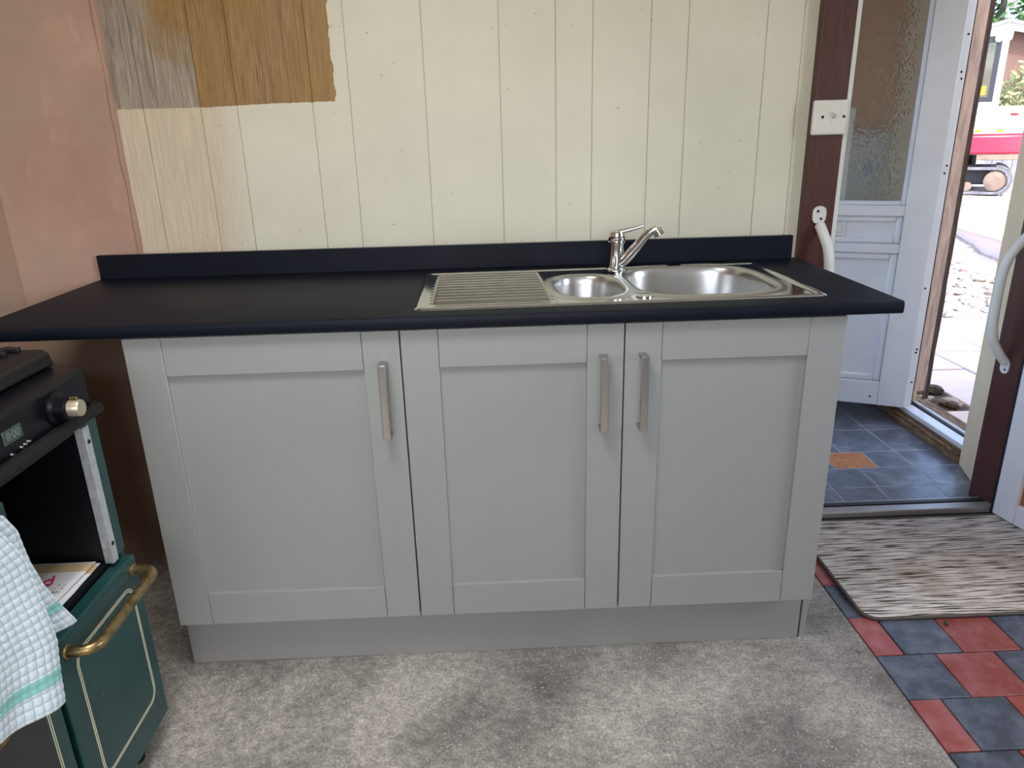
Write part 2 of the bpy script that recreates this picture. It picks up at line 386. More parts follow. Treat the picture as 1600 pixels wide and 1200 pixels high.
def text(name, body, size, mtx, m, parent, depth=.0004):
    cu = bpy.data.curves.new(name, 'FONT'); cu.body = body; cu.size = size; cu.extrude = depth; cu.align_x = 'CENTER'; cu.align_y = 'CENTER'
    t = bpy.data.objects.new(name, cu); COL.objects.link(t)
    dg = bpy.context.evaluated_depsgraph_get(); me = bpy.data.meshes.new_from_object(t.evaluated_get(dg))
    bpy.data.objects.remove(t); me.materials.clear(); me.materials.append(M[m])
    o = bpy.data.objects.new(name, me); COL.objects.link(o); o.parent = parent
    o.matrix_local = Matrix.Translation(-origin(parent)) @ mtx
    return o

# ================================================================== SETTING
YW = .66          # kitchen face of the back wall
XL = -.235        # its left corner
DX0, DX1 = 1.845, 2.535   # doorway between the posts
# floor
struct('floor', MB().box(-.95, 1.764, -3.1, .80, -.12, 0), 'concrete')
fl2 = struct('floor_tile_bed', MB().box(1.764, 3.3, -3.1, .645, -.12, -.006), 'grout')
tp = .1555
def tile_mesh(sz, h):
    return MB().box(-sz / 2, sz / 2, -sz / 2, sz / 2, -.02, h)
proto_t = obj('quarry_tile', tile_mesh(tp - .0035, 0.0), 'tile_red', fl2, bev=.002, org=(0, 0, 0))
proto_h = obj('quarry_tile', MB().box(-tp / 4 + .00175, tp / 4 - .00175, -tp / 2 + .00175, tp / 2 - .00175, -.02, 0), 'tile_red', fl2, bev=.002, org=(0, 0, 0))
first = {'t': True, 'h': True}
def put_tile(kind, x, y, m):
    src = proto_t if kind == 't' else proto_h
    p = (x, y, random.uniform(-.0012, .0012))
    if first[kind]:
        first[kind] = False; src.location = Vector(p) - origin(fl2); o = src
        o.material_slots[0].link = 'OBJECT'; o.material_slots[0].material = M[m]
    else: o = share(src, fl2, p, m)
    o.rotation_euler.z = random.uniform(-.006, .006)
    if o is not src:
        md = o.modifiers.new('bevel', 'BEVEL'); md.width = .002; md.segments = 2
for r in range(-6, 5):
    yc = -.034 + tp * (r + .5)          # row r spans [-.034+r*tp, +tp]
    x = 1.767
    # red in the odd-indexed half-tile start, as laid in the photograph
    half = (r % 2 == 0)
    col = {0: 'tile_red', -1: 'tile_blue', -2: 'tile_red', 1: 'tile_blue', 2: 'tile_red'}.get(r, 'tile_red' if r % 2 == 0 else 'tile_blue')
    if half: put_tile('h', x + tp / 4, yc, col); x += tp / 2; col = 'tile_blue' if col == 'tile_red' else 'tile_red'
    while x + tp < (2.95 if yc < .35 else 2.8):
        put_tile('t', x + tp / 2, yc, col); x += tp; col = 'tile_blue' if col == 'tile_red' else 'tile_red'

# back wall: backing + boards
wb = MB()
wb.box(-.6, 1.745, YW + .004, YW + .12, 0, 2.4)
wb.box(1.745, 2.62, YW + .009, YW + .12, 2.05, 2.4)
wb.box(2.62, 3.3, YW + .009, YW + .12, 0, 2.4)
wall_back = struct('wall_back', wb, 'boards')
gx = [XL - .02, -.151, .008, .11, .322, .428, .64, .852, 1.009, 1.113, 1.275, 1.38, 1.60, 1.703, 1.76]
for a, b in zip(gx[:-1], gx[1:]):
    obj('wall_board', MB().box(a + .0006, b - .0006, YW, YW + .0045, .0, 2.4), 'boards', wall_back, bev=.0018, segs=1)
# left wall: splayed pink plaster, then a short face and the side wall
pl = [(XL, YW - .004), (-.457, .436), (-.86, .425), (-.86, -3.0)]
def plaster(a, b, nz=60, nh=24, amp=.005, seed=0):
    a = Vector((*a, 0)); b = Vector((*b, 0)); t = (b - a).normalized(); nrm = Vector((-t.y, t.x, 0))
    if nrm.dot(Vector((.6, -1, 0)) - a) < 0: nrm = -nrm
    def fn(u, v):
        p = a.lerp(b, u) + Vector((0, 0, 2.4 * v))
        d = noise.noise(p * 3.1 + Vector((seed, 0, 0))) * amp + noise.noise(p * 9) * amp * .35
        e = 1 if 0 < u < 1 else 0
        return p + nrm * d * e
    return MB().grid(nh, nz, fn), nrm
wl = MB()
for i, (a, b) in enumerate(zip(pl[:-1], pl[1:])):
    g, _ = plaster(a, b, seed=i * 5); wl.add(g.v, g.f)
wl.box(-.97, -.86, -3.1, .43, 0, 2.4)
wall_left = struct('wall_left', wl, 'plaster', angle=30)
# ragged plaster bead lapping on to the first board
bead = MB(); pts = []; rs = []
for i in range(80):
    z = .02 + i * .03
    pts.append((XL + .002 + .006 * noise.noise(Vector((0, 0, z * 4))) - .004 * noise.noise(Vector((3, 0, z * 14))), YW - .001, z)); rs.append(.009 + .006 * noise.noise(Vector((5, 1, z * 9))))
bead.tube(pts, rs, 8)
bo = obj('plaster_edge', bead, 'plaster', wall_left)
# room shell
struct('ceiling', MB().box(-.97, 3.4, -3.1, .80, 2.4, 2.5), 'ceiling')
wf = MB(); wx0, wx1, wz0, wz1 = -.4, 1.5, 1.0, 2.2
wf.box(-.97, wx0, -3.1, -3.0, 0, 2.4); wf.box(wx1, 3.4, -3.1, -3.0, 0, 2.4); wf.box(wx0, wx1, -3.1, -3.0, 0, wz0); wf.box(wx0, wx1, -3.1, -3.0, wz1, 2.4)
struct('wall_front', wf, 'room_wall')
wr = MB(); ry0, ry1, rz0, rz1 = -1.15, -.15, .95, 2.05
wr.box(3.3, 3.4, -3.0, ry0, 0, 2.4); wr.box(3.3, 3.4, ry1, YW + .12, 0, 2.4); wr.box(3.3, 3.4, ry0, ry1, 0, rz0); wr.box(3.3, 3.4, ry0, ry1, rz1, 2.4)
struct('wall_right', wr, 'room_wall')
def frame_y(x0, x1, z0, z1, y0, y1, w=.05, mull=()):
    m = MB(); m.box(x0, x0 + w, y0, y1, z0, z1); m.box(x1 - w, x1, y0, y1, z0, z1); m.box(x0 + w, x1 - w, y0, y1, z0, z0 + w); m.box(x0 + w, x1 - w, y0, y1, z1 - w, z1)
    for q in mull: m.box(q - w / 2, q + w / 2, y0, y1, z0 + w, z1 - w)
    return m
struct('window_1', frame_y(wx0, wx1, wz0, wz1, -3.09, -3.03, .05, (.25, .85)), 'upvc')
m = MB(); w = .05
m.box(3.33, 3.39, ry0, ry0 + w, rz0, rz1); m.box(3.33, 3.39, ry1 - w, ry1, rz0, rz1); m.box(3.33, 3.39, ry0 + w, ry1 - w, rz0, rz0 + w); m.box(3.33, 3.39, ry0 + w, ry1 - w, rz1 - w, rz1)
struct('window_2', m, 'upvc')

struct('added_shade_mass', MB().box(3.41, 6.5, -.1, .78, -.1, 2.7), 'cream_render')  # unseen block added so its shadow keeps the sun off the paving
cl_ = thing('ceiling_light', 'flat white square ceiling light over the kitchen floor', 'ceiling light', (.45, -.80, 2.4))
obj('lamp_base', MB().box(.17, .73, -1.08, -.52, 2.36, 2.4), 'white_plastic', cl_, bev=.01)
area('ceiling_lamp_offscreen', (.45, -.80, 2.355), (0, 0, -1), .5, .5, 22, (1.0, .985, .95))
# door posts of the inner doorway
post = MB()
post.prism([(1.742, YW - .03), (1.836, YW - .03), (1.836, YW + .13), (1.742, YW + .13)], 0, 2.05)
trim_1 = struct('trim_1', post, 'dark_wood', bev=.003)
obj('frame_lining', MB().box(1.836, 1.849, YW - .028, YW + .13, 0, 2.05), 'white_enamel', trim_1, bev=.001)
jm = MB(); jm.box(2.535, 2.62, YW - .015, YW + .13, 0, 2.05)
trim_2 = struct('trim_2', jm, 'dark_wood', bev=.003)
struct('trim_3', MB().box(1.836, 2.535, YW - .03, YW + .13, 1.985, 2.05), 'dark_wood', bev=.003)
# threshold
th = MB(); th.box(1.72, 2.54, .648, .69, 0, .028); th.box(1.72, 2.54, .69, .705, 0, .020)
sill1 = struct('trim_4', th, 'alu', bev=.003)
obj('sill_channel', MB().box(1.72, 2.54, .705, .725, 0, .024), 'dark_alu', sill1)
obj('sill_nosing', MB().box(1.72, 2.54, .725, .74, 0, .020), 'alu', sill1, bev=.002)
obj('sill_seal', MB().box(1.72, 2.54, .638, .648, 0, .008), 'rubber', sill1)

# ------------------------------------------------------------------ porch
pf = struct('porch_floor', MB().box(1.2, 2.66, .74, 2.3, -.10, -.0006), 'porch_grout')
def ptile(x0, x1, y0, y1, m='slate'):
    g = .0022
    obj('floor_tile', MB().box(x0 + g, x1 - g, y0 + g, y1 - g, -.02, 0), m, pf, bev=.001, org=((x0 + x1) / 2, (y0 + y1) / 2, 0))
xs = [1.4, 1.62, 1.84, 2.04, 2.25, 2.475, 2.66]; ysr = [.74, .88, 1.04, 1.19, 1.42, 1.66, 1.95, 2.3]
for j in range(len(ysr) - 1):
    y0, y1 = ysr[j], ysr[j + 1]
    xa = [1.4, 1.73, 2.07, 2.25, 2.475, 2.66] if j % 2 else [1.4, 1.84, 2.25, 2.475, 2.66]
    if j == 2: xa = [1.4, 1.84, 2.16, 2.335, 2.475, 2.66]
    if j == 0: xa = [1.4, 1.84, 2.07, 2.24, 2.46, 2.66]
    for x0, x1 in zip(xa[:-1], xa[1:]):
        ptile(x0, x1, y0, y1, 'decor' if (j == 2 and abs(x0 - 2.16) < .01) else 'slate')
# stub of the porch's outer wall beside the doorway
struct('porch_wall_stub', MB().prism([(2.575, .79), (2.62, .78), (2.83, .78), (2.83, 1.04), (2.655, 1.04)], 0, 2.3), 'cream_render', bev=.006)
struct('porch_wall_far', MB().box(1.2, 2.86, 2.3, 2.42, 0, 2.3), 'cream_render')
struct('porch_wall_outer', MB().box(2.66, 2.80, 1.62, 2.3, 0, 2.3), 'cream_render')
struct('porch_roof', MB().box(1.1, 2.95, .78, 2.45, 2.3, 2.38), 'ceiling')
pw = MB(); pw.box(1.14, 1.24, .78, 2.3, 0, .55); pw.box(1.14, 1.24, .78, .86, .55, 2.3); pw.box(1.14, 1.24, 2.22, 2.3, .55, 2.3); pw.box(1.14, 1.24, .86, 2.22, 2.15, 2.3)
struct('porch_wall_side', pw, 'cream_render')
struct('added_porch_window', MB().box(1.17, 1.21, 1.5, 1.56, .55, 2.15), 'upvc')  # unseen mullion; side opening added to let daylight into the porch
# things seen dimly through the obscured glass
hb = thing('wall_cupboard', 'tan wooden cupboard in the porch corner, blurred behind the obscured door glass', 'cupboard', (2.3, 2.1, 1.275))
obj('cabinet_body', MB().box(1.95, 2.655, 1.90, 2.295, 1.275, 2.2), 'tan_wood', hb, bev=.004)
obj('door', MB().box(1.96, 2.30, 1.882, 1.90, 1.28, 2.19), 'tan_wood', hb, bev=.003)
obj('door', MB().box(2.305, 2.65, 1.882, 1.90, 1.28, 2.19), 'tan_wood', hb, bev=.003)
fg = thing('fridge', 'white porch fridge blurred behind the obscured glass under the tan cupboard', 'fridge', (2.3, 2.1, 0))
obj('cabinet', MB().box(2.05, 2.652, 1.94, 2.29, .03, 1.268), 'white_enamel', fg, bev=.008)
fd = obj('door', MB().box(2.05, 2.652, 1.90, 1.938, .05, 1.264), 'white_enamel', fg, bev=.012)
obj('handle', MB().box(2.08, 2.10, 1.875, 1.90, .7, 1.0), 'upvc_lilac', fd, bev=.005)
obj('sticker', MB().box(2.55, 2.60, 1.897, 1.90, 1.07, 1.14), 'blue_print', fd)
for x in (2.1, 2.6):
    for y in (1.97, 2.25): obj('foot', MB().lathe([(.02, 0), (.02, .035)], (x, y, 0), n=12), 'rubber', fg)
# outer doorway: sill, jamb
ws = MB(); ws.prism([(2.648, 0), (2.86, 0), (2.86, .055), (2.665, .055), (2.665, .032), (2.648, .026)], 1.04, 1.80, 'y')
trim_5 = struct('trim_5', ws, 'rotten', bev=.003)
obj('wood_splinter', MB().tube([(2.652, 1.05, .040), (2.655, 1.3, .043), (2.652, 1.74, .038)], [.006, .009, .005], 6), 'rotten', trim_5)
obj('white_sill', MB().box(2.668, 2.722, 1.04, 1.56, .055, .076), 'upvc', trim_5, bev=.003)
obj('sill_track', MB().box(2.722, 2.745, 1.04, 1.56, .055, .068), 'dark_alu', trim_5)
obj('sill_bar', MB().box(2.745, 2.765, 1.04, 1.56, .055, .078), 'alu', trim_5, bev=.002)
jb = struct('trim_6', MB().box(2.655, 2.708, 1.5, 1.60, .076, 2.3), 'upvc_lilac', bev=.003)
obj('glazing_gasket', MB().box(2.708, 2.714, 1.505, 1.60, .076, 2.3), 'rubber', jb)
for z in (.19, .33, .345, .62, 1.10, 1.13, 1.46, 1.485, 1.62):
    obj('screw_hole', MB().lathe([(.0045, 0), (.0045, .001)], (2.688 + .006 * math.sin(z * 40), 1.4998, z), (0, -1, 0), 10), 'hole', jb)
wj = struct('trim_7', MB().box(2.716, 2.768, 1.512, 1.61, .14, 2.3), 'weathered', bev=.004)
for i, (x, w_) in enumerate(((2.770, .007), (2.779, .008), (2.790, .010))):
    p = [(x + .002 * noise.noise(Vector((i, 0, z * .1 * 7))), 1.518 + i * .004, .10 + z * .11) for z in range(0, 21)]
    obj('split_timber', MB().tube(p, [w_ * (.75 + .4 * noise.noise(Vector((i * 3, 2, z * .7)))) for z in range(0, 21)], 6), 'timber_grey', wj)
obj('door_keep', MB().box(2.795, 2.812, 1.50, 1.53, 1.13, 1.17), 'dark_alu', wj, bev=.002)

# the open white outer door, hinged on the far jamb
H = Vector((2.662, 1.488, 0)); d_ = Vector((-.917, .399, 0)).normalized(); nr = Vector((-d_.y, d_.x, 0))
if nr.y > 0: nr = -nr
def leaf(s, t, z):  # s along the leaf from its hinge, t out of its visible face
    return H + d_ * s + nr * t + Vector((0, 0, z))
def lbox(mb, s0, s1, t0, t1, z0, z1):
    vs = [leaf(s, t, z) for z in (z0, z1) for t in (t0, t1) for s in (s0, s1)]
    return mb.add(vs, [(0, 2, 3, 1), (4, 5, 7, 6), (0, 1, 5, 4), (2, 6, 7, 3), (0, 4, 6, 2), (1, 3, 7, 5)])
DW = .76
od = thing('outer_door', 'white panelled porch door standing open, obscured glass in its top half', 'door', (H.x, H.y, .09))
f = MB()
for a in ((0, .115, 0, .05, .09, 2.02), (DW - .115, DW, 0, .05, .09, 2.02)): lbox(f, *a)
obj('stile', lbox(MB(), 0, .112, 0, .05, .09, 2.02), 'upvc', od, bev=.003)
obj('stile', lbox(MB(), DW - .115, DW, 0, .05, .09, 2.02), 'upvc', od, bev=.003)
for z0, z1 in ((.09, .20), (.775, .815), (.93, .975), (1.90, 2.02)):
    obj('rail', lbox(MB(), .112, DW - .115, 0, .048, z0, z1), 'upvc', od, bev=.004)
def mould(s0, s1, z0, z1, wd=.022):
    m = MB()
    lbox(m, s0, s0 + wd, .012, .04, z0, z1); lbox(m, s1 - wd, s1, .012, .04, z0, z1); lbox(m, s0 + wd, s1 - wd, .012, .04, z0, z0 + wd); lbox(m, s0 + wd, s1 - wd, .012, .04, z1 - wd, z1); return m
s0, s1 = .112, DW - .115
for z0, z1, nm in ((.20, .775, 'lower_panel'), (.815, .93, 'middle_panel')):
    p = obj(nm, lbox(MB(), s0, s1, .01, .026, z0, z1), 'upvc', od)
    obj('bead', mould(s0, s1, z0, z1, .026 if z1 > .8 and z0 > .8 else .03), 'upvc', p, bev=.008)
obj('glass_pane', lbox(MB(), s0, s1, .020, .026, .975, 1.90), 'obscured', od, smooth=False)
obj('glazing_bead', mould(s0, s1, .975, 1.90, .018), 'upvc_lilac', od, bev=.004)
wp = obj('bright_strip_board', lbox(MB(), .345, .47, -.022, -.006, .98, 1.365), 'white_plastic', org=(2.33, 1.63, .98), bev=.002); tag(wp, 'upright white board added as a bright strip behind the porch door glass', 'board')  # board added to stand in for a bright strip in the glass
lp = obj('letter_plate', lbox(MB(), .33, .58, .026, .034, .845, .905), 'upvc', od, bev=.003)
obj('flap', lbox(MB(), .345, .565, .034, .040, .857, .893), 'white_plastic', lp, bev=.002)
obj('screw_hole', lbox(MB(), .14, .148, .0500, .0508, .125, .133), 'hole', od)

# inner door, hinged on the right jamb and folded back into the kitchen
H2 = Vector((2.540, .640, 0)); d2 = Vector((.026, -.14, 0)).normalized(); n2 = Vector((d2.y, -d2.x, 0))
if n2.x > 0: n2 = -n2
def lb2(s0, s1, t0, t1, z0, z1):
    vs = [H2 + d2 * s + n2 * t + Vector((0, 0, z)) for z in (z0, z1) for t in (t0, t1) for s in (s0, s1)]
    return MB().add(vs, [(0, 2, 3, 1), (4, 5, 7, 6), (0, 1, 5, 4), (2, 6, 7, 3), (0, 4, 6, 2), (1, 3, 7, 5)])
idr = thing('inner_door', 'white framed kitchen door with orange-brown panel, swung back beside the doorway', 'door', (H2.x, H2.y, .012))
obj('stile', lb2(0, .085, -.022, .022, .012, 1.98), 'upvc', idr, bev=.004)
obj('stile', lb2(.615, .70, -.022, .022, .012, 1.98), 'upvc', idr, bev=.004)
for z0, z1 in ((.012, .085), (1.89, 1.98), (.93, 1.0)): obj('rail', lb2(.085, .615, -.022, .022, z0, z1), 'upvc', idr, bev=.004)
obj('panel', lb2(.085, .615, -.01, .01, .085, .93), 'orange_panel', idr)
obj('panel', lb2(.085, .615, -.01, .01, 1.0, 1.89), 'orange_panel', idr)
obj('seal', lb2(-.010, -.001, -.02, .02, .012, 1.98), 'rubber', idr)

# ------------------------------------------------------------------ grab bars
def grab(label, pts, feet, r=.0150):
    """pts: bent tube; feet: [(centre, normal, up)] flattened plates with two screws"""
    g = thing('grab_bar', label, 'grab bar', pts[0])
    path = [Vector(p) for p in pts]; fine = []
    for i in range(len(path) - 1):
        for k in range(8):
            t = k / 8; p0 = path[max(i - 1, 0)]; p1 = path[i]; p2 = path[i + 1]; p3 = path[min(i + 2, len(path) - 1)]
            fine.append(.5 * ((2 * p1) + (p2 - p0) * t + (2 * p0 - 5 * p1 + 4 * p2 - p3) * t * t + (3 * p1 - p0 - 3 * p2 + p3) * t ** 3))
    fine.append(path[-1])
    obj('bar', MB().tube(fine, r, 14), 'white_enamel', g)
    for c, nn, up in feet:
        c = Vector(c); nn = Vector(nn); up = Vector(up); sd = nn.cross(up)
        pl_ = [c + sd * (.0205 * math.cos(a)) + up * (.026 * (1 if math.sin(a) > 0 else -1) * abs(math.sin(a)) ** .6) for a in [2 * PI * k / 20 for k in range(20)]]
        m = MB(); m.add([p for p in pl_] + [p + nn * .004 for p in pl_], [tuple(range(20)), tuple(range(39, 19, -1))] + [(i, (i + 1) % 20, 20 + (i + 1) % 20, 20 + i) for i in range(20)])
        ft = obj('foot_plate', m, 'white_enamel', g)
        for e in (.011, -.011): obj('screw', MB().lathe([(.004, 0), (.004, .0015)], c + nn * .004 + up * e + sd * (e * .5), nn, 10), 'hole', ft)
fy = YW - .03
grab('white grab bar screwed to the dark brown door post beside the sink end', [(1.793, fy - .008, 1.018), (1.798, fy - .032, .99), (1.806, fy - .055, .95), (1.812, fy - .062, .88), (1.812, fy - .062, .72), (1.806, fy - .05, .62), (1.797, fy - .03, .58), (1.792, fy - .006, .545)],
     [((1.791, fy, 1.047), (0, -1, 0), (0, 0, 1)), ((1.791, fy, .535), (0, -1, 0), (0, 0, 1))])
xj = 2.535
grab('white grab bar bowed out from the brown jamb by the inner door', [(xj - .006, .735, .53), (xj - .03, .737, .56), (xj - .058, .74, .61), (xj - .068, .742, .68), (xj - .068, .744, .80), (xj - .058, .745, .87), (xj - .03, .745, .92), (xj - .006, .745, .95)],
     [((xj, .735, .515), (-1, 0, 0), (0, 0, 1)), ((xj, .745, .965), (-1, 0, 0), (0, 0, 1))])
# light switch
sw = thing('light_switch', 'square white toggle light switch mounted on the dark brown post', 'light switch', (1.787, fy, 1.32))
obj('plate', MB().box(1.737, 1.837, fy - .012, fy, 1.272, 1.366), 'switch_plastic', sw, bev=.007, segs=4)
obj('rocker_surround', MB().box(1.790, 1.802, fy - .0135, fy - .011, 1.302, 1.336), 'switch_plastic', sw, bev=.002)
obj('toggle', MB().prism([(fy - .012, 1.314), (fy - .012, 1.330), (fy - .024, 1.336), (fy - .026, 1.328)], 1.7915, 1.8005, 'x'), 'white_plastic', sw, bev=.002)
for x in (1.765, 1.826): obj('screw_hole', MB().lathe([(.0042, 0), (.0042, .0008)], (x, fy - .0118, 1.321), (0, -1, 0), 12), 'hole', sw)

# ================================================================== KITCHEN UNITS
DZ0, DZ1 = .154, .897
def shaker(par, x0, x1, hx):
    y0, y1 = 0.0, .020; sw_, rw = .083, .0885
    g = .0008
    p = obj('door', MB().box(x0 + sw_ - .008, x1 - sw_ + .008, y0 + .010, y1, DZ0 + rw - .008, DZ1 - rw + .008), 'door', par, org=((x0 + x1) / 2, .01, DZ0))
    obj('stile', MB().box(x0, x0 + sw_ - g, y0, y1, DZ0, DZ1), 'door', p, bev=.0016)
    obj('stile', MB().box(x1 - sw_ + g, x1, y0, y1, DZ0, DZ1), 'door', p, bev=.0016)
    obj('rail', MB().box(x0 + sw_, x1 - sw_, y0, y1, DZ0, DZ0 + rw), 'door', p, bev=.0012)
    obj('rail', MB().box(x0 + sw_, x1 - sw_, y0, y1, DZ1 - rw, DZ1), 'door', p, bev=.0012)
    h = MB(); zt, zb = .829, .653; w = .0085
    h.box(hx - w, hx + w, -.038, -.031, zb, zt); h.box(hx - w, hx + w, -.032, 0, zt - .007, zt); h.box(hx - w, hx + w, -.032, 0, zb, zb + .007)
    obj('handle', h, 'steel_handle', p, bev=.001)
def carcass(par, x0, x1):
    t = .018
    m = MB(); m.box(x0, x0 + t, .022, .56, DZ0, DZ1 + .003); m.box(x1 - t, x1, .022, .56, DZ0, DZ1 + .003); m.box(x0 + t, x1 - t, .022, .56, DZ0, DZ0 + t); m.box(x0 + t, x1 - t, .55, .56, DZ0 + t, DZ1)
    m.box(x0 + t, x1 - t, .022, .10, DZ1 - .015, DZ1 + .003)
    obj('carcass', m, 'carcass', par)
    for x in (x0 + .07, x1 - .07):
        for y in (.11, .50): obj('leg', MB().lathe([(.025, 0), (.025, .012), (.016, .016), (.016, DZ0)], (x, y, 0), n=14), 'rubber', par)
c1 = thing('base_cabinet', 'single-door grey shaker base cabinet next to the cooker', 'cabinet', (.3, .29, 0))
carcass(c1, .001, .603); shaker(c1, .0015, .6015, .564)
c2 = thing('sink_cabinet', 'wide two-door grey shaker cabinet under the sink', 'cabinet', (1.1, .29, 0))
carcass(c2, .604, 1.599); shaker(c2, .6045, 1.0995, 1.053); shaker(c2, 1.1025, 1.5985, 1.142)
tag(obj('plinth', MB().box(-.008, 1.597, .050, .066, 0, .152), 'plinth', bev=.001, org=(.8, .058, 0)), 'long grey plinth board along the floor under the cabinets', 'plinth')
tag(obj('plinth_return', MB().box(1.6015, 1.617, .050, .54, 0, .150), 'plinth', bev=.001, org=(1.61, .3, 0)), 'short grey plinth return at the doorway end of the cabinets', 'plinth')

# worktop with sink cut-out
WX0, WX1, WY0, WY1, WZ0, WZ1 = -.3126, 1.711, -.019, .579, .9025, .931
SA = math.radians(1.3); SO = Vector((.634, .033, WZ1))          # sink front-left corner and turn
cx0, cx1, cy0, cy1 = .945, 1.535, .085, .475
wt = MB(); r = .007
def nose(z0, z1): return [(WY0 + r, z0), (WY0 + .002, z0 + .002), (WY0, z0 + r), (WY0, z1 - r), (WY0 + .002, z1 - .002), (WY0 + r, z1)]
def prof(y1): return nose(WZ0, WZ1) + [(y1, WZ1), (y1, WZ0)]
wt.prism(prof(WY1), WX0, cx0, 'x'); wt.prism(prof(WY1), cx1, WX1, 'x'); wt.prism(prof(cy0), cx0, cx1, 'x')
wt.prism([(cy1, WZ0), (WY1, WZ0), (WY1, WZ1), (cy1, WZ1)], cx0, cx1, 'x')
tag(obj('worktop', wt, 'laminate', org=(.7, .28, WZ0)), 'long black laminate worktop with square ends over the grey cabinets', 'worktop')
tag(obj('upstand', MB().box(WX0, 1.692, .560, .579, WZ1, .9985), 'laminate', bev=.0015, org=(.69, .57, WZ1)), 'low black upstand strip along the back of the worktop', 'upstand')

# ------------------------------------------------------------------ sink
ca, sa = math.cos(SA), math.sin(SA)
def sk(u, v, w): return (SO.x + ca * u - sa * v, SO.y + sa * u + ca * v, SO.z + w)
SW, SD = .945, .452
sink = thing('kitchen_sink', 'stainless steel one and a half bowl sink with ribbed drainer', 'sink', SO)
def inside(u, v, c, hu, hv, e=3.2): return (abs((u - c[0]) / hu) ** e + abs((v - c[1]) / hv) ** e)
MBc, MBh = (.705, .236), (.172, .180)      # main bowl centre, half size
HBc, HBh = (.422, .205), (.085, .138)
def se(c, h, e, t, k=1.0):
    cc, ss = math.cos(t), math.sin(t)
    return c[0] + h[0] * k * math.copysign(abs(cc) ** (2 / e), cc), c[1] + h[1] * k * math.copysign(abs(ss) ** (2 / e), ss)
def deck_h(u, v):
    edge = min(u, SW - u, v, SD - v)
    z = .0045 * min(1, edge / .006) if edge < .006 else .0045
    if edge > .014: z -= .0035 * min(1, (edge - .014) / .010)                 # recessed tray inside the raised rim
    if .035 < u < .318 and .042 < v < .408:                                   # drainer ribs
        k = (v - .042) / .366 * 11; a = k - math.floor(k)
        fade = min(1, (u - .035) / .012, (.318 - u) / .012)
        z += .0095 * fade * max(0, math.sin(PI * a)) ** 2.2
    q = inside(u, v, MBc, MBh[0] + .030, MBh[1] + .030)
    if q < 1.0: z = min(z, .001) 
    return z
nu, nv = 236, 150
vs = {}; dm = MB()
def gi(i, j):
    if (i, j) not in vs:
        u, v = SW * i / nu, SD * j / nv
        # round the outer corners
        cr = .022
        du = cr - u if u < cr else (u - SW + cr if u > SW - cr else 0); dv = cr - v if v < cr else (v - SD + cr if v > SD - cr else 0)
        if du > 0 and dv > 0:
            L = math.hypot(du, dv); mx = max(du, dv); s_ = mx / L
            u -= math.copysign(du * (1 - s_), SW / 2 - u) * -1; v -= math.copysign(dv * (1 - s_), SD / 2 - v) * -1
        vs[(i, j)] = len(dm.v); dm.v.append(sk(u, v, deck_h(SW * i / nu, SD * j / nv)))
    return vs[(i, j)]
for j in range(nv):
    for i in range(nu):
        u, v = SW * (i + .5) / nu, SD * (j + .5) / nv
        if inside(u, v, MBc, *MBh, 3.6) < 1.0 or inside(u, v, HBc, *HBh, 2.7) < 1.0: continue
        dm.f.append((gi(i, j), gi(i + 1, j), gi(i + 1, j + 1), gi(i, j + 1)))
obj('drainer_deck', dm, 'steel', sink, angle=60)
def bowl(name, c, h, e, depth):
    n_ = 72; m = MB(); prof_ = [(.026, .0012), (.016, .0042), (.008, .0046), (.000, .0030), (-.004, -.004), (-.007, -.02), (-.012, -depth * .8), (-.020, -depth * .93), (-.036, -depth), (-.08, -depth - .002)]
    rings = []
    for off, z in prof_:
        k = [(h[0] + off) / h[0], (h[1] + off) / h[1]]
        ring = []
        for t in range(n_):
            a = 2 * PI * t / n_; cc, ss = math.cos(a), math.sin(a)
            ring.append(sk(c[0] + h[0] * k[0] * math.copysign(abs(cc) ** (2 / e), cc), c[1] + h[1] * k[1] * math.copysign(abs(ss) ** (2 / e), ss), z))
        rings.append(ring)
    m.add([p for rg in rings for p in rg], [(i * n_ + k, i * n_ + (k + 1) % n_, (i + 1) * n_ + (k + 1) % n_, (i + 1) * n_ + k) for i in range(len(rings) - 1) for k in range(n_)] + [tuple(range((len(rings) - 1) * n_, len(rings) * n_))])
    b = obj(name, m, 'steel_bowl', sink, angle=60)
    w = obj('waste', MB().lathe([(.034, 0), (.034, .002), (.026, .003), (.022, -.002), (.004, -.002)], sk(c[0], c[1], -depth - .002), n=24), 'chrome', b)
bowl('main_bowl', MBc, MBh, 3.6, .15); bowl('half_bowl', HBc, HBh, 2.7, .095)
obj('hole_cap', MB().lathe([(.021, 0), (.021, .003), (.018, .0045), (.002, .005)], sk(.532, .065, .001), n=28), 'chrome', sink)

# ------------------------------------------------------------------ tap
TB = Vector((1.153, .434, WZ1 + .0045))
tap = thing('mixer_tap', 'chrome single-lever mixer tap with swivelled angled spout', 'tap', TB)
obj('base_ring', MB().lathe([(.027, 0), (.027, .004), (.022, .008)], TB, n=28), 'chrome', tap)
obj('tap_body', MB().lathe([(.021, .006), (.0205, .072), (.0235, .074), (.0235, .0785), (.019, .080)], TB, n=28), 'chrome', tap)
hd = MB().lathe([(.021, .080), (.0225, .084), (.0225, .097), (.020, .106), (.012, .110)], TB, n=28)
obj('lever_head', hd, 'chrome', tap)
sd_ = Vector((.96, -.28, 0)).normalized()
lv = [TB + Vector((0, 0, .102)) - sd_ * .015, TB + sd_ * .015 + Vector((0, 0, .107)), TB + sd_ * .045 + Vector((0, 0, .114)), TB + sd_ * .072 + Vector((0, 0, .122))]
obj('lever', MB().tube(lv, [.014, .014, .010, .007], 12, sx=.55), 'chrome', tap)
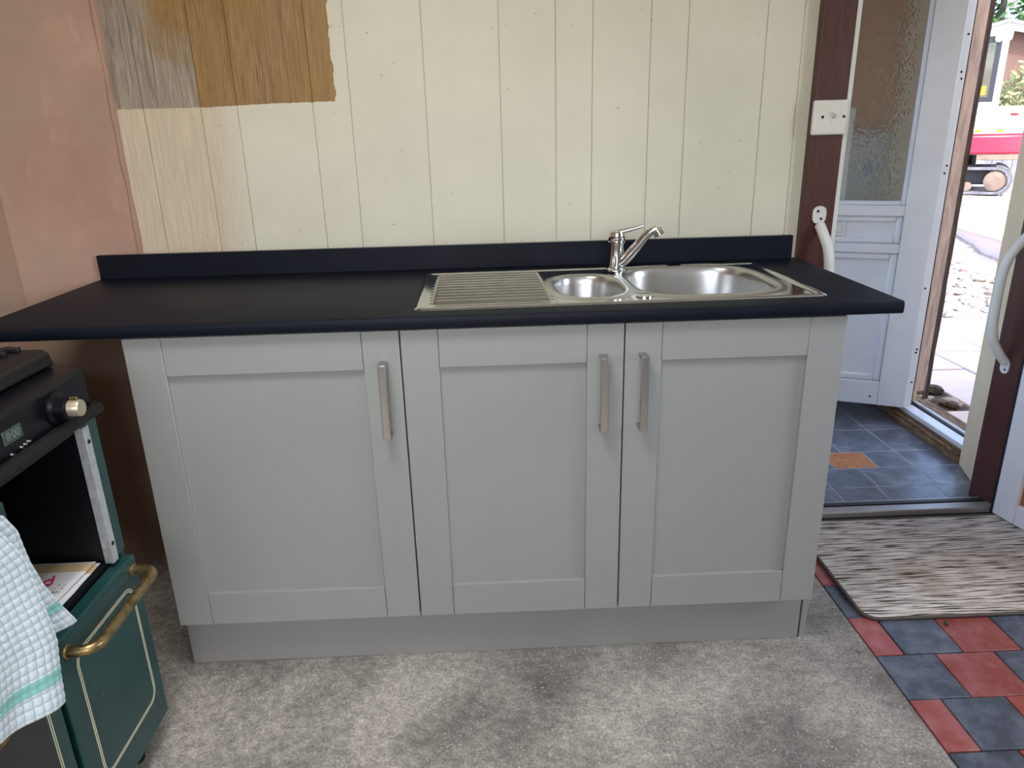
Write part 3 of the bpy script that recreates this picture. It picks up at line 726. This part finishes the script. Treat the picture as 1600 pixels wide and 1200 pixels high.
spt = [TB + Vector((0, 0, .014)), TB + sd_ * .022 + Vector((0, 0, .028)), TB + sd_ * .055 + Vector((0, 0, .066)), TB + sd_ * .078 + Vector((0, 0, .096)), TB + sd_ * .092 + Vector((0, 0, .108)), TB + sd_ * .106 + Vector((0, 0, .113))]
obj('spout', MB().tube(spt, [.019, .0185, .0165, .015, .0145, .0135], 14, sx=.8), 'chrome', tap)
ad = (sd_ * .75 + Vector((0, 0, -.35))).normalized()
ac = TB + sd_ * .104 + Vector((0, 0, .112))
obj('aerator', MB().lathe([(.012, 0), (.014, .003), (.014, .008), (.0125, .009), (.0125, .012), (.014, .013), (.014, .020), (.010, .021)], ac - Vector((0, 0, -.002)), (ad.x * .5, ad.y * .5, -.75), n=22), 'chrome', tap)

# ================================================================== COOKER
FX, RY, LY = .012, -.180, -1.08
ck = thing('range_cooker', 'dark green and black range cooker with its upper right oven door missing', 'cooker', (-.28, -.63, 0))
m = MB()
m.box(-.60, FX, RY - .014, RY, .06, .80)                    # right side sheet
m.box(-.60, FX, LY, LY + .014, .06, .80)
m.box(-.60, -.585, LY + .014, RY - .014, .06, .80)
obj('side_panel', m, 'green', ck, bev=.003)
obj('inner_wall', MB().box(-.585, FX - .012, LY + .014, LY + .05, .06, .80), 'oven_dark', ck)
m = MB(); m.box(-.585, FX - .012, RY - .05, RY - .014, .06, .80); m.box(-.585, FX - .012, -.500, -.476, .06, .80); m.box(-.585, FX - .014, -.476, RY - .05, .06, .10)
m.box(-.585, FX - .012, -.476, RY - .05, .474, .486); m.box(-.585, FX - .012, -.476, RY - .05, .775, .80); m.box(-.585, -.46, -.476, RY - .05, .486, .775)
obj('oven_cavity', m, 'oven_dark', ck)
obj('front_edge', MB().box(FX - .012, FX + .004, RY - .037, RY - .001, .49, .80), 'green', ck, bev=.003)
ms = obj('door_seal_strip', MB().box(FX - .010, FX + .008, RY - .058, RY - .038, .488, .786), 'galv', ck, bev=.001)
for z in (.755, .53): obj('screw_hole', MB().lathe([(.0045, 0), (.0045, .001)], (FX + .008, RY - .048, z), (1, 0, 0), 10), 'hole', ms)
# lower right door
def rrect(y0, y1, z0, z1, r, n_=7):
    p = []
    for cy, cz, a0 in ((y1 - r, z1 - r, 0), (y0 + r, z1 - r, PI / 2), (y0 + r, z0 + r, PI), (y1 - r, z0 + r, 3 * PI / 2)):
        p += [(cy + r * math.cos(a0 + k * PI / 2 / n_), cz + r * math.sin(a0 + k * PI / 2 / n_)) for k in range(n_ + 1)]
    return p
def coach_line(par, x, y0, y1, z0, z1, r):
    for e, wd in ((0, .0011), (.0048, .0011)):
        lo = rrect(y0 + e, y1 - e, z0 + e, z1 - e, max(.005, r - e)); li = rrect(y0 + e + 2 * wd, y1 - e - 2 * wd, z0 + e + 2 * wd, z1 - e - 2 * wd, max(.004, r - e - 2 * wd)); k = len(lo)
        m = MB(); m.add([(x, *p) for p in lo] + [(x, *p) for p in li] + [(x + .0006, *p) for p in lo] + [(x + .0006, *p) for p in li],
                        [(2 * k + i, 2 * k + (i + 1) % k, 3 * k + (i + 1) % k, 3 * k + i) for i in range(k)] + [(i, (i + 1) % k, 2 * k + (i + 1) % k, 2 * k + i) for i in range(k)] + [(k + i, k + (i + 1) % k, 3 * k + (i + 1) % k, 3 * k + i) for i in range(k)])
        obj('coach_line', m, 'cream_line', par)
D0, D1 = -.488, RY - .004
dr = obj('lower_door', MB().box(FX - .010, FX + .022, D0, D1, .065, .478), 'green', ck, bev=.005, segs=3)
coach_line(dr, FX + .0218, D0 + .045, D1 - .035, .135, .428, .03)
def brass_bar(par, y0, y1, z, out=.05, r=.0105):
    p = []
    for k in range(7):
        a = k / 6 * PI / 2; p.append((FX + .022 + out - .028 + .028 * math.sin(a), y1 - .0 - .028 * (1 - math.cos(a)), z))
    q = [(FX + .018, y1, z)] + p
    for k in range(7):
        a = (6 - k) / 6 * PI / 2; q.append((FX + .022 + out - .028 + .028 * math.sin(a), y0 + .028 * (1 - math.cos(a)), z))
    q.append((FX + .018, y0, z))
    h = obj('handle', MB().tube(q, r, 16), 'brass', par)
    for y in (y0, y1): obj('handle_collar', MB().lathe([(r + .003, 0), (r + .003, .004), (r, .006)], (FX + .021, y, z), (1, 0, 0), 18), 'brass', h)
brass_bar(dr, D0 + .028, D1 - .02, .450)
# tall left door with dark glass, mostly under the towel
dl = obj('left_door', MB().box(FX - .010, FX + .022, LY + .006, -.505, .065, .775), 'green', ck, bev=.005, segs=3)
obj('door_glass', MB().prism(rrect(LY + .05, -.552, .15, .44, .02), FX + .021, FX + .0245, 'x'), 'dark_glass', dl)
coach_line(dl, FX + .0218, LY + .035, -.538, .135, .70, .015)
obj('glass_trim', MB().tube([(FX + .026, -.556, .438), (FX + .026, LY + .05, .438)], .006, 10), 'brass', dl)
brass_bar(dl, LY + .06, -.66, .775)
# control panel, lip, hob
cp = obj('control_panel', MB().prism([(-.60, .80), (FX, .80), (FX, .882), (FX - .008, .892), (-.045, .902), (-.60, .902)], LY, RY, 'y'), 'black', ck, bev=.003)
obj('panel_lip', MB().tube([(FX + .008, RY + .006, .806), (FX + .008, LY - .006, .806)], .0125, 12), 'hob', ck)
hob = obj('hob', MB().prism([(-.59, .902), (-.030, .902), (-.036, .928), (-.048, .934), (-.59, .934)], LY + .01, RY - .012, 'y'), 'hob', ck, bev=.006, segs=3)
for k, y in enumerate((-.215, -.245, -.275)):
    obj('trivet_bar', MB().box(-.56, -.075 - .006 * k, y - .005, y + .005, .934, .944), 'hob', hob, bev=.002)
for x in (-.10, -.32, -.54): obj('trivet_bar', MB().box(x - .005, x + .005, -.62, -.205, .936, .9445), 'hob', hob, bev=.002)
def knob(y, z=.848):
    k = obj('knob', MB().lathe([(.030, 0), (.030, .004), (.023, .008), (.022, .026), (.018, .028)], (FX, y, z), (1, 0, 0), 28), 'black', cp)
    obj('knob_cap', MB().lathe([(.0155, .028), (.0155, .046), (.0145, .048)], (FX, y, z), (1, 0, 0), 24), 'pale_brass', k)
    obj('knob_pointer', MB().box(FX + .030, FX + .044, y - .003, y + .003, z + .012, z + .021), 'brass', k, bev=.001)
for y in (-.292, -.62, -.76, -.90): knob(y)
cl = obj('clock_display', MB().box(FX - .002, FX + .0016, -.442, -.392, .838, .862), 'lcd', cp, bev=.001)
text('clock_digits', '8:00', .020, Matrix.Translation((FX + .0018, -.417, .850)) @ Matrix(((0, 0, 1), (1, 0, 0), (0, 1, 0))).to_4x4(), 'lcd_digit', cl)
for y, z in ((-.384, .823), (-.394, .822), (-.404, .821), (-.43, .819)):
    obj('panel_button', MB().lathe([(.0035, 0), (.003, .004)], (FX, y, z), (1, 0, 0), 10), 'chrome', cp)
for y in (-.262, LY + .08):
    for x in (-.02, -.52): obj('foot', MB().lathe([(.020, 0), (.020, .012), (.010, .016), (.010, .066)], (x, y, 0), n=16), 'rubber', ck)

# newspaper in the open oven
pa = thing('newspaper', 'folded printed paper lying in the open oven', 'newspaper', (-.08, -.31, .486))
def sheet(corners, z, m, curl=0):
    c = [Vector(q) for q in corners]; mb = MB(); nn = 12
    def fn(u, v):
        p = c[0].lerp(c[1], u).lerp(c[3].lerp(c[2], u), v); return (p.x, p.y, z + curl * math.sin(u * PI) * .004 + .002 * noise.noise(Vector((p.x * 18, p.y * 18, z * 9))))
    mb.grid(nn, nn, fn); k = len(mb.v); top = list(mb.v)
    o = obj('sheet', mb, m, pa)
    uv = o.data.uv_layers.new(name='UVMap')
    for lpz in o.data.loops:
        v = o.data.vertices[lpz.vertex_index].co + origin(o); uv.data[lpz.index].uv = (-.01 - v.x + .0, v.y + .37)
    md = o.modifiers.new('thick', 'SOLIDIFY'); md.thickness = .0016; md.offset = -1
    return o
sheet([(-.008, -.440, 0), (-.008, -.238, 0), (-.30, -.238, 0), (-.30, -.440, 0)], .4905, 'paper')
top_sheet = sheet([(-.020, -.375, 0), (-.014, -.242, 0), (-.22, -.242, 0), (-.22, -.400, 0)], .4965, 'paper')
text('red_print', 'pl', .046, Matrix.Translation((-.072, -.318, .4985)) @ Matrix.Rotation(math.radians(200), 4, 'Z'), 'magenta', top_sheet)

# tea towel over the left door's rail
tw = MB(); uvs = []
def towel_layer(pr, x_r, x_l, zt, br, sl, off, nu=120, nv=110, yl=-.86):
    """pr: right-hand outline [(z, y)], from top down; sl: rise of the hem to the left"""
    def yr(z):
        for (za, ya), (zb, yb) in zip(pr[:-1], pr[1:]):
            if zb <= z <= za: return ya + (yb - ya) * (za - z) / (za - zb)
        return pr[-1][1] if z < pr[-1][0] else pr[0][1]
    b = len(tw.v)
    for j in range(nv + 1):
        for i in range(nu + 1):
            u, v = i / nu, j / nv
            zr = zt + (br - zt) * v; y0 = yr(zr); y = y0 + (yl - y0) * u
            z = zr + sl * (y0 - y) * v
            s_u = (y0 - y); s_v = (1 - v) * (zt - br)
            x = x_r + (x_l - x_r) * min(1, s_u / .12) + .006 * math.sin(s_u * 46 + off) * v + .004 * noise.noise(Vector((y * 14, z * 9, off)))
            wf_ = max(abs((s_u / .0155) % 1 - .5), abs((s_v / .0155) % 1 - .5))
            x += .0016 * (1 if wf_ < .5 else 0) * (2 * min(abs((s_u / .0155) % 1 - .5), .4) + 2 * min(abs((s_v / .0155) % 1 - .5), .4))
            tw.v.append((x, y, z)); uvs.append((s_u, s_v))
    tw.f.extend([(b + j * (nu + 1) + i, b + j * (nu + 1) + i + 1, b + (j + 1) * (nu + 1) + i + 1, b + (j + 1) * (nu + 1) + i) for j in range(nv) for i in range(nu)])
# back fold with the corner hanging over the lower door
towel_layer([(.80, -.615), (.768, -.545), (.731, -.525), (.668, -.517), (.617, -.503), (.562, -.479), (.508, -.452)], .054, .052, .80, .508, .30, 1.0, 90, 90, -.72)
towel_layer([(.80, -.635), (.76, -.59), (.70, -.562), (.54, -.543), (.43, -.562)], .084, .082, .80, .43, .40, 0.0)
# over the rail
b0 = len(tw.v)
for j in range(13):
    a = PI * j / 12
    for i in range(41):
        y = -.635 - .225 * i / 40; tw.v.append((.0625 + .020 * math.cos(a), y, .797 + .010 * math.sin(a))); uvs.append((.0 + .3 * i / 40, .36 + .003 * j))
tw.f.extend([(b0 + j * 41 + i, b0 + j * 41 + i + 1, b0 + (j + 1) * 41 + i + 1, b0 + (j + 1) * 41 + i) for j in range(12) for i in range(40)])
to = obj('tea_towel', tw, 'towel', org=(.07, -.66, .45), angle=80)
uvl = to.data.uv_layers.new(name='UVMap')
for lpz in to.data.loops: uvl.data[lpz.index].uv = uvs[lpz.vertex_index]
md = to.modifiers.new('thick', 'SOLIDIFY'); md.thickness = .0022; md.offset = -1
tag(to, 'pale blue checked tea towel with teal bands hung on the cooker rail', 'towel')

# ------------------------------------------------------------------ door mat
mx0, mx1, my0, my1 = 1.807, 2.62, .098, .632
def rr(x0, x1, y0, y1, r, n_=8):
    return [(a, b) for a, b in rrect(x0, x1, y0, y1, r, n_)]
mt = thing('door_mat', 'grey-brown ribbed door mat with rounded corners in front of the doorway', 'mat', (2.2, .36, 0))
obj('mat_backing', MB().prism(rr(mx0, mx1, my0, my1, .045), .0022, .0065), 'mat_edge', mt, bev=.002)
pm = MB(); nu, nv = 110, 140
def mat_h(x, y):
    a = noise.noise(Vector((x * 9, y * 80, 1))) ; b_ = noise.noise(Vector((x * 18, y * 150, 4)))
    return .0085 + .0022 * a + .0012 * b_
idx = {}
def clampr(x, y, r=.043):
    cx = min(max(x, mx0 + .004 + r), mx1 - .004 - r); cy = min(max(y, my0 + .004 + r), my1 - .004 - r); dx, dy = x - cx, y - cy; L = math.hypot(dx, dy)
    return (x, y) if L <= r else (cx + dx * r / L, cy + dy * r / L)
def mf(u, v):
    x, y = mx0 + .004 + (mx1 - mx0 - .008) * u, my0 + .004 + (my1 - my0 - .008) * v
    X, Y = clampr(x, y); return (X, Y, .0055 if (u in (0, 1) or v in (0, 1)) else mat_h(x, y))
pm.grid(nu, nv, mf)
po_ = obj('ribbed_pile', pm, 'mat', mt, angle=180); po_['kind'] = 'stuff'
pbp = rr(mx0 + .003, mx1 - .003, my0 + .003, my1 - .003, .043)
obj('edge_binding', MB().tube([(a, b, .0075) for a, b in pbp] + [(*pbp[0], .0075)], .0048, 8), 'mat_edge', mt)
# small debris by the mat
db = thing('pebble', 'tiny brown pebble lying on a red quarry tile in front of the mat', 'pebble', (2.02, .075, 0))
pbm = MB(); pbm.lathe([(.001, 0), (.006, .001), (.0075, .004), (.005, .0085), (.001, .010)], (2.02, .075, .0012), (.1, .05, 1), 9)
obj('pebble_body', pbm, 'earth', db)

# ================================================================== OUTDOORS
def gh(x, y):
    """ground height"""
    d = (x - 3.6) * .55 + (y - 3.2) * .83
    if d < 0: h = -.10
    elif d < 3.2: h = -.10 + .17 * d / 3.2
    elif d < 3.9: h = .07 + .13 * (d - 3.2) / .7
    else: h = .20 + .045 * min(d - 3.9, 3.4) 
    return h
g = MB(); 
def gf(u, v):
    x = 2.86 + 30 * u ** 1.8; y = -4 + 34 * v ** 1.0
    return (x, y, gh(x, y) + .028 * noise.noise(Vector((x * 2.4, y * 2.4, 0))) + .018 * noise.noise(Vector((x * 9, y * 9, 2))))
g.grid(110, 170, gf)
struct('ground', g, 'gravel', angle=180)
gb = MB(); gb.box(-12, 2.86, 2.45, 30, -.2, -.1)
struct('ground_side', gb, 'gravel')
pv = struct('pavement', MB().box(2.95, 4.75, .95, 3.5, -.14, -.075), 'earth')
for (x0, x1, y0, y1) in ((2.95, 3.62, .98, 1.715), (3.635, 4.3, .98, 1.715), (3.19, 3.52, 1.73, 2.345), (3.535, 4.3, 1.73, 2.20), (2.95, 3.175, 2.36, 2.68), (3.19, 3.52, 2.36, 2.68), (3.535, 4.3, 2.215, 2.68), (3.0, 3.88, 2.695, 3.40), (3.895, 4.6, 2.695, 3.40)):
    mm = MB().box(x0, x1, y0, y1, -.085, -.048 + random.uniform(-.003, .003))
    obj('paving_slab', mm, 'sandstone', pv, bev=.006, org=((x0 + x1) / 2, (y0 + y1) / 2, -.06))
# rubble between sill and slabs
proto = MB(); 
rb = struct('rubble_bed', MB().box(2.86, 3.18, 1.04, 2.36, -.14, -.062), 'earth')
for k in range(34):
    x, y = random.uniform(2.9, 3.15), random.uniform(1.74, 2.33); r = random.uniform(.015, .05)
    mm = MB(); mm.lathe([(.1 * r, -.5 * r), (.85 * r, -.2 * r), (r, .2 * r), (.55 * r, .6 * r), (.08 * r, .7 * r)], (x, y, -.062 + r * .3), (random.uniform(-.5, .5), random.uniform(-.5, .5), 1), 6)
    obj('rubble_stone', mm, 'stone' if k % 3 else 'earth', rb, smooth=False)
# loose stones on the gravel
ls = MB()
for k in range(1500):
    t = random.random(); x = 3.6 + 5 * t + random.uniform(-.8, .8); y = 3.3 + 5.5 * t + random.uniform(-1.2, 1.2)
    if (x < 4.7 and y < 3.55) or 5.2 < x: continue
    r = random.uniform(.012, .045) * (1 + .6 * t)
    ls.lathe([(.1 * r, -.5 * r), (r, 0), (.6 * r, .55 * r), (.08 * r, .65 * r)], (x, y, gh(x, y) + .01), (random.uniform(-.6, .6), random.uniform(-.6, .6), 1), 5)
lo_ = obj('loose_stones', ls, 'stone', org=(5.5, 5, 0), smooth=False); lo_['kind'] = 'stuff'; tag(lo_, 'loose pale stones scattered over the gravel yard', 'stones')
# pale concrete step along the yard
sp_ = thing('garden_step', 'pale concrete path edge stepping up across the gravel yard', 'step', (6.1, 6.3, .05))
ang = math.atan2(1.22, .22)
dv = Vector((math.cos(ang), math.sin(ang), 0)); dn = Vector((dv.y, -dv.x, 0)); o0 = Vector((5.74, 5.72, 0))
def stp(a0, a1, b0, b1, z0, z1):
    return MB().add([o0 + dv * a + dn * b + Vector((0, 0, z)) for z in (z0, z1) for b in (b0, b1) for a in (a0, a1)], [(0, 2, 3, 1), (4, 5, 7, 6), (0, 1, 5, 4), (2, 6, 7, 3), (0, 4, 6, 2), (1, 3, 7, 5)])
obj('top_slab', stp(-2.5, 0.25, -.03, .78, .225, .275), 'concrete_pale', sp_, bev=.01)
obj('top_slab', stp(0.26, 3.5, -.03, .78, .225, .275), 'concrete_pale', sp_, bev=.01)
obj('riser', stp(-2.5, 3.5, 0, .76, .0, .225), 'sandstone', sp_)

# excavator: local frame, +X to its rear, origin on the ground below the rear of the tracks
EO = Vector((8.14, 8.8, .345)); er = math.atan2(-.556, .83)
ex = thing('mini_excavator', 'white and red tracked mini excavator parked beyond the yard', 'excavator', EO)
ex.rotation_euler.z = er
def eobj(name, mb, m, par=None, bev=0, **kw):
    me = mesh(name, mb, (0, 0, 0), **kw); me.materials.append(M[m]); o = bpy.data.objects.new(name, me); COL.objects.link(o); o.parent = par or ex
    if bev:
        md = o.modifiers.new('bevel', 'BEVEL'); md.width = bev; md.segments = 3; md.limit_method = 'ANGLE'; md.angle_limit = math.radians(40)
    return o
L_, hT, wT = 1.55, .36, .23
for yc in (-.38, .38):
    def loop(r):
        p = []
        for k in range(13): a = -PI / 2 + PI * k / 12; p.append((-.18 + r * math.cos(a), hT / 2 + r * math.sin(a)))
        for k in range(13): a = PI / 2 + PI * k / 12; p.append((-L_ + .18 + r * math.cos(a), hT / 2 + r * math.sin(a)))
        return p
    po1, pi1 = loop(hT / 2), loop(hT / 2 - .035); k = len(po1); m = MB()
    m.add([(a, yc - wT / 2, b) for a, b in po1] + [(a, yc + wT / 2, b) for a, b in po1] + [(a, yc - wT / 2, b) for a, b in pi1] + [(a, yc + wT / 2, b) for a, b in pi1],
          [(i, (i + 1) % k, k + (i + 1) % k, k + i) for i in range(k)] + [(2 * k + i, 2 * k + (i + 1) % k, 3 * k + (i + 1) % k, 3 * k + i) for i in range(k)] + [(i, (i + 1) % k, 2 * k + (i + 1) % k, 2 * k + i) for i in range(k)] + [(k + i, k + (i + 1) % k, 3 * k + (i + 1) % k, 3 * k + i) for i in range(k)])
    tr_ = eobj('track', m, 'track')
    for q in range(46):
        tt = q / 46 * k; i = int(tt); fr_ = tt - i; a = Vector((*po1[i], 0)).lerp(Vector((*po1[(i + 1) % k], 0)), fr_)
        cN = Vector((max(-L_ + .18, min(-.18, a.x)), hT / 2, 0)); nn = (a - cN).normalized(); tg = Vector((-nn.y, nn.x, 0))
        if a.y + nn.y * .02 < 0: continue
        mm = MB(); c0 = a
        vs_ = [(c0 + tg * s1_ * .016 + nn * h_) for h_ in (-.005, .024) for s1_ in (-1, 1)]
        for s_ in (-1, 1):
            y0_, y1_ = (yc - wT / 2, yc - .02) if s_ < 0 else (yc + .02, yc + wT / 2)
            mm.add([(v.x, y0_, v.y) for v in vs_] + [(v.x, y1_, v.y) for v in vs_], [(0, 1, 3, 2), (4, 6, 7, 5), (0, 4, 5, 1), (1, 5, 7, 3), (3, 7, 6, 2), (2, 6, 4, 0)])
        eobj('grouser', mm, 'track', tr_, smooth=False)
    for xx, rr_ in ((-.18, .135), (-L_ + .18, .125)):
        w_ = eobj('sprocket', MB().lathe([(rr_, -.09), (rr_, .09), (rr_ * .6, .11), (.03, .11)], (xx, yc, hT / 2), (0, -1, 0), 18), 'sprocket')
    for q in range(3): eobj('roller', MB().lathe([(.06, -.08), (.06, .08)], (-.5 - .28 * q, yc, .10), (0, -1, 0), 12), 'sprocket')
eobj('undercarriage', MB().box(-L_ + .25, -.25, -.30, .30, .12, .36), 'dig_dark', bev=.02)
eobj('slew_ring', MB().lathe([(.34, 0), (.34, .10)], (-.78, 0, .36), n=24), 'dig_dark')
rear = [(-1.25, -.49), (-.16, -.49), (.07, -.36), (.16, 0), (.07, .36), (-.16, .49), (-1.25, .49)]
eobj('chassis', MB().prism([(a * .985 - .012, b * .96) for a, b in rear], .45, .53), 'sprocket', bev=.01)
eobj('counterweight', MB().prism(rear, .53, .78), 'dig_red', bev=.03)
rear2 = [(-1.20, -.48), (-.17, -.48), (.06, -.35), (.15, 0), (.06, .35), (-.17, .48), (-1.20, .48)]
hs = eobj('engine_cover', MB().prism(rear2, .785, 1.14), 'dig_white', bev=.04)
eobj('cover_groove', MB().box(-.80, -.18, -.484, -.475, 1.05, 1.062), 'fence_grey', hs)
eobj('cover_groove', MB().box(-.80, -.18, -.484, -.475, .90, .908), 'fence_grey', hs)
eobj('tail_lamp', MB().box(-.14, -.05, -.475, -.41, 1.02, 1.05), 'tail_red', hs, bev=.004)
for xx in (-.48, -.22): eobj('reflector', MB().box(xx - .035, xx + .035, -.492, -.47, .815, .85), 'amber', hs, bev=.006)
# cab on the front half
CX = .20
_eo = eobj
def eobj(name, mb, m, par=None, bev=0, **kw):
    mb.v = [(a + CX, b, c) for a, b, c in mb.v]; return _eo(name, mb, m, par, bev, **kw)
cabp = eobj('cab', MB().box(-1.28, -.50, -.47, .30, 1.14, 1.20), 'dig_white', bev=.02)
for a in ((-1.28, -1.20, -.47, -.39), (-.58, -.50, -.47, -.39), (-1.28, -1.20, .22, .30), (-.58, -.50, .22, .30)): eobj('cab_pillar', MB().box(*a, 1.20, 2.02), 'dig_white', cabp, bev=.02)
eobj('cab_roof', MB().box(-1.31, -.47, -.49, .32, 2.0, 2.08), 'dig_white', cabp, bev=.03)
for a in ((-1.20, -1.14), (-.64, -.58)): eobj('window_frame', MB().box(*a, -.465, -.44, 1.20, 2.0), 'dig_dark', cabp)
for a in ((1.20, 1.26), (1.93, 2.0)): eobj('window_frame', MB().box(-1.14, -.64, -.465, -.44, *a), 'dig_dark', cabp)
eobj('window_pane', MB().box(-1.14, -.64, -.455, -.449, 1.26, 1.93), 'glass', cabp)
eobj('window_pane', MB().box(-.545, -.539, -.39, .22, 1.20, 2.0), 'glass', cabp)
eobj('sticker', MB().box(-.79, -.67, -.458, -.4555, 1.29, 1.40), 'amber', cabp)
eobj('cab_lamp', MB().lathe([(.035, 0), (.045, .03)], (-.62, -.47, 1.97), (0, -1, 0), 14), 'dig_white', cabp)
eobj('seat', MB().box(-1.0, -.75, -.25, .1, 1.2, 1.62), 'dig_dark', cabp, bev=.03)
eobj = _eo
bm_ = eobj('boom', MB().tube([(-1.3, .0, .75), (-1.9, .0, 1.5), (-2.3, 0, 2.0), (-2.9, 0, 1.9)], [.10, .12, .12, .09], 8), 'dig_white')
eobj('dipper', MB().tube([(-2.85, 0, 2.0), (-2.6, 0, 1.1), (-2.5, 0, .5)], [.08, .08, .06], 8), 'dig_white')
eobj('bucket', MB().prism([(-2.75, .1), (-2.4, .05), (-2.3, .35), (-2.5, .5), (-2.7, .4)], -.2, .2, 'y'), 'dig_dark', bev=.02)

# shed behind
sh = thing('garden_shed', 'brown wooden garden shed with a pale felt roof behind the excavator', 'shed', (14.2, 19.3, .35))
dvs = Vector((.86, -.5, 0)); dps = Vector((.5, .86, 0)); so = Vector((13.845, 18.0, 0))
def sp3(a, b, z): return so + dvs * a + dps * b + Vector((0, 0, z))
m = MB(); m.add([sp3(-1.6, 0.1, .3), sp3(1.6, .1, .3), sp3(1.6, .1, 3.1), sp3(0, .1, 3.55), sp3(-1.6, .1, 3.1), sp3(-1.6, 3, .3), sp3(1.6, 3, .3), sp3(1.6, 3, 3.1), sp3(0, 3, 3.55), sp3(-1.6, 3, 3.1)],
                [(0, 1, 2, 3, 4), (9, 8, 7, 6, 5), (0, 5, 6, 1), (1, 6, 7, 2), (0, 4, 9, 5), (2, 7, 8, 3), (3, 8, 9, 4)])
obj('shed_wall', m, 'shed_wood', sh)
for s_ in (-1, 1):
    vs_ = [sp3(s_ * 0, -.25, 3.60), sp3(s_ * 1.85, -.25, 3.12), sp3(s_ * 1.85, 3.2, 3.12), sp3(0, 3.2, 3.60)]
    m = MB(); m.add(vs_ + [v + Vector((0, 0, .07)) for v in vs_], [(0, 1, 2, 3), (7, 6, 5, 4), (0, 4, 5, 1), (1, 5, 6, 2), (2, 6, 7, 3), (3, 7, 4, 0)]); rf = obj('roof', m, 'shed_roof', sh)
    vs_ = [sp3(0, -.27, 3.42), sp3(s_ * 1.87, -.27, 2.96), sp3(s_ * 1.87, -.23, 2.96), sp3(0, -.23, 3.42)]
    m = MB(); m.add(vs_ + [v + Vector((0, 0, .16)) for v in vs_], [(0, 1, 2, 3), (7, 6, 5, 4), (0, 4, 5, 1), (1, 5, 6, 2), (2, 6, 7, 3), (3, 7, 4, 0)]); obj('barge_board', m, 'fence_grey', rf)
# foliage
def crown(name, label, cat, c, r, cnt, m, trunk=True, lf=.12, group=None, base=None):
    c = Vector(c); bz = base if base is not None else .35
    t = thing(name, label, cat, (c.x, c.y, bz), group); mb = MB()
    for k in range(cnt):
        d = Vector((random.gauss(0, 1), random.gauss(0, 1), random.gauss(0, 1))).normalized() * random.uniform(.55, 1) ** .5
        p = c + Vector((d.x * r[0], d.y * r[1], d.z * r[2]))
        p += Vector((noise.noise(p * .9), noise.noise(p * .9 + Vector((7, 0, 0))), noise.noise(p * .9 + Vector((0, 9, 0))))) * .35
        if p.z < bz + .05: continue
        a = Vector((random.uniform(-1, 1), random.uniform(-1, 1), random.uniform(-1, 1))).normalized(); b_ = a.orthogonal().normalized(); s_ = lf * random.uniform(.6, 1.3)
        mb.add([p - a * s_, p + b_ * s_ * .55, p + a * s_, p - b_ * s_ * .55], [(0, 1, 2, 3)])
    f_ = obj('foliage', mb, m, t, smooth=False); f_['kind'] = 'stuff'
    if trunk: obj('trunk', MB().tube([(c.x, c.y, bz - .1), (c.x + .05, c.y, bz + (c.z - bz) * .5), (c.x, c.y + .05, c.z + r[2] * .4)], [.16, .13, .05], 9), 'bark', t)
crown('tree', 'dense green tree rising behind the shed roof', 'tree', (16.6, 22.5, 5.2), (2.2, 2.2, 3.4), 5200, 'leaf', lf=.16)
crown('tree', 'green tree with bare lower trunk beyond the far end of the shed', 'tree', (22.6, 23.5, 5.4), (2.4, 2.4, 3.6), 4200, 'leaf', lf=.18)
crown('tree', 'bushy green tree rising above the excavator cab', 'tree', (11.4, 24.5, 4.8), (1.9, 1.9, 3.2), 3600, 'leaf', lf=.16)
crown('shrub', 'pale straggly shrub beside the excavator body', 'shrub', (10.6, 12.2, 1.25), (.75, .75, 1.0), 3600, 'leaf_pale', False, .06)
fn_ = thing('garden_fence', 'short grey boarded fence behind the excavator', 'fence', (9.7, 10.9, .35))
for k in range(9):
    p = Vector((9.0, 10.75, 0)) + Vector((.83, -.556, 0)) * (.14 * k)
    m = MB(); m.add([p + Vector((.83, -.556, 0)) * a + Vector((.556, .83, 0)) * b + Vector((0, 0, z)) for z in (.3, 1.45 + .02 * (k % 2)) for b in (0, .02) for a in (0, .13)], [(0, 2, 3, 1), (4, 5, 7, 6), (0, 1, 5, 4), (2, 6, 7, 3), (0, 4, 6, 2), (1, 3, 7, 5)])
    obj('fence_board', m, 'fence_grey', fn_)
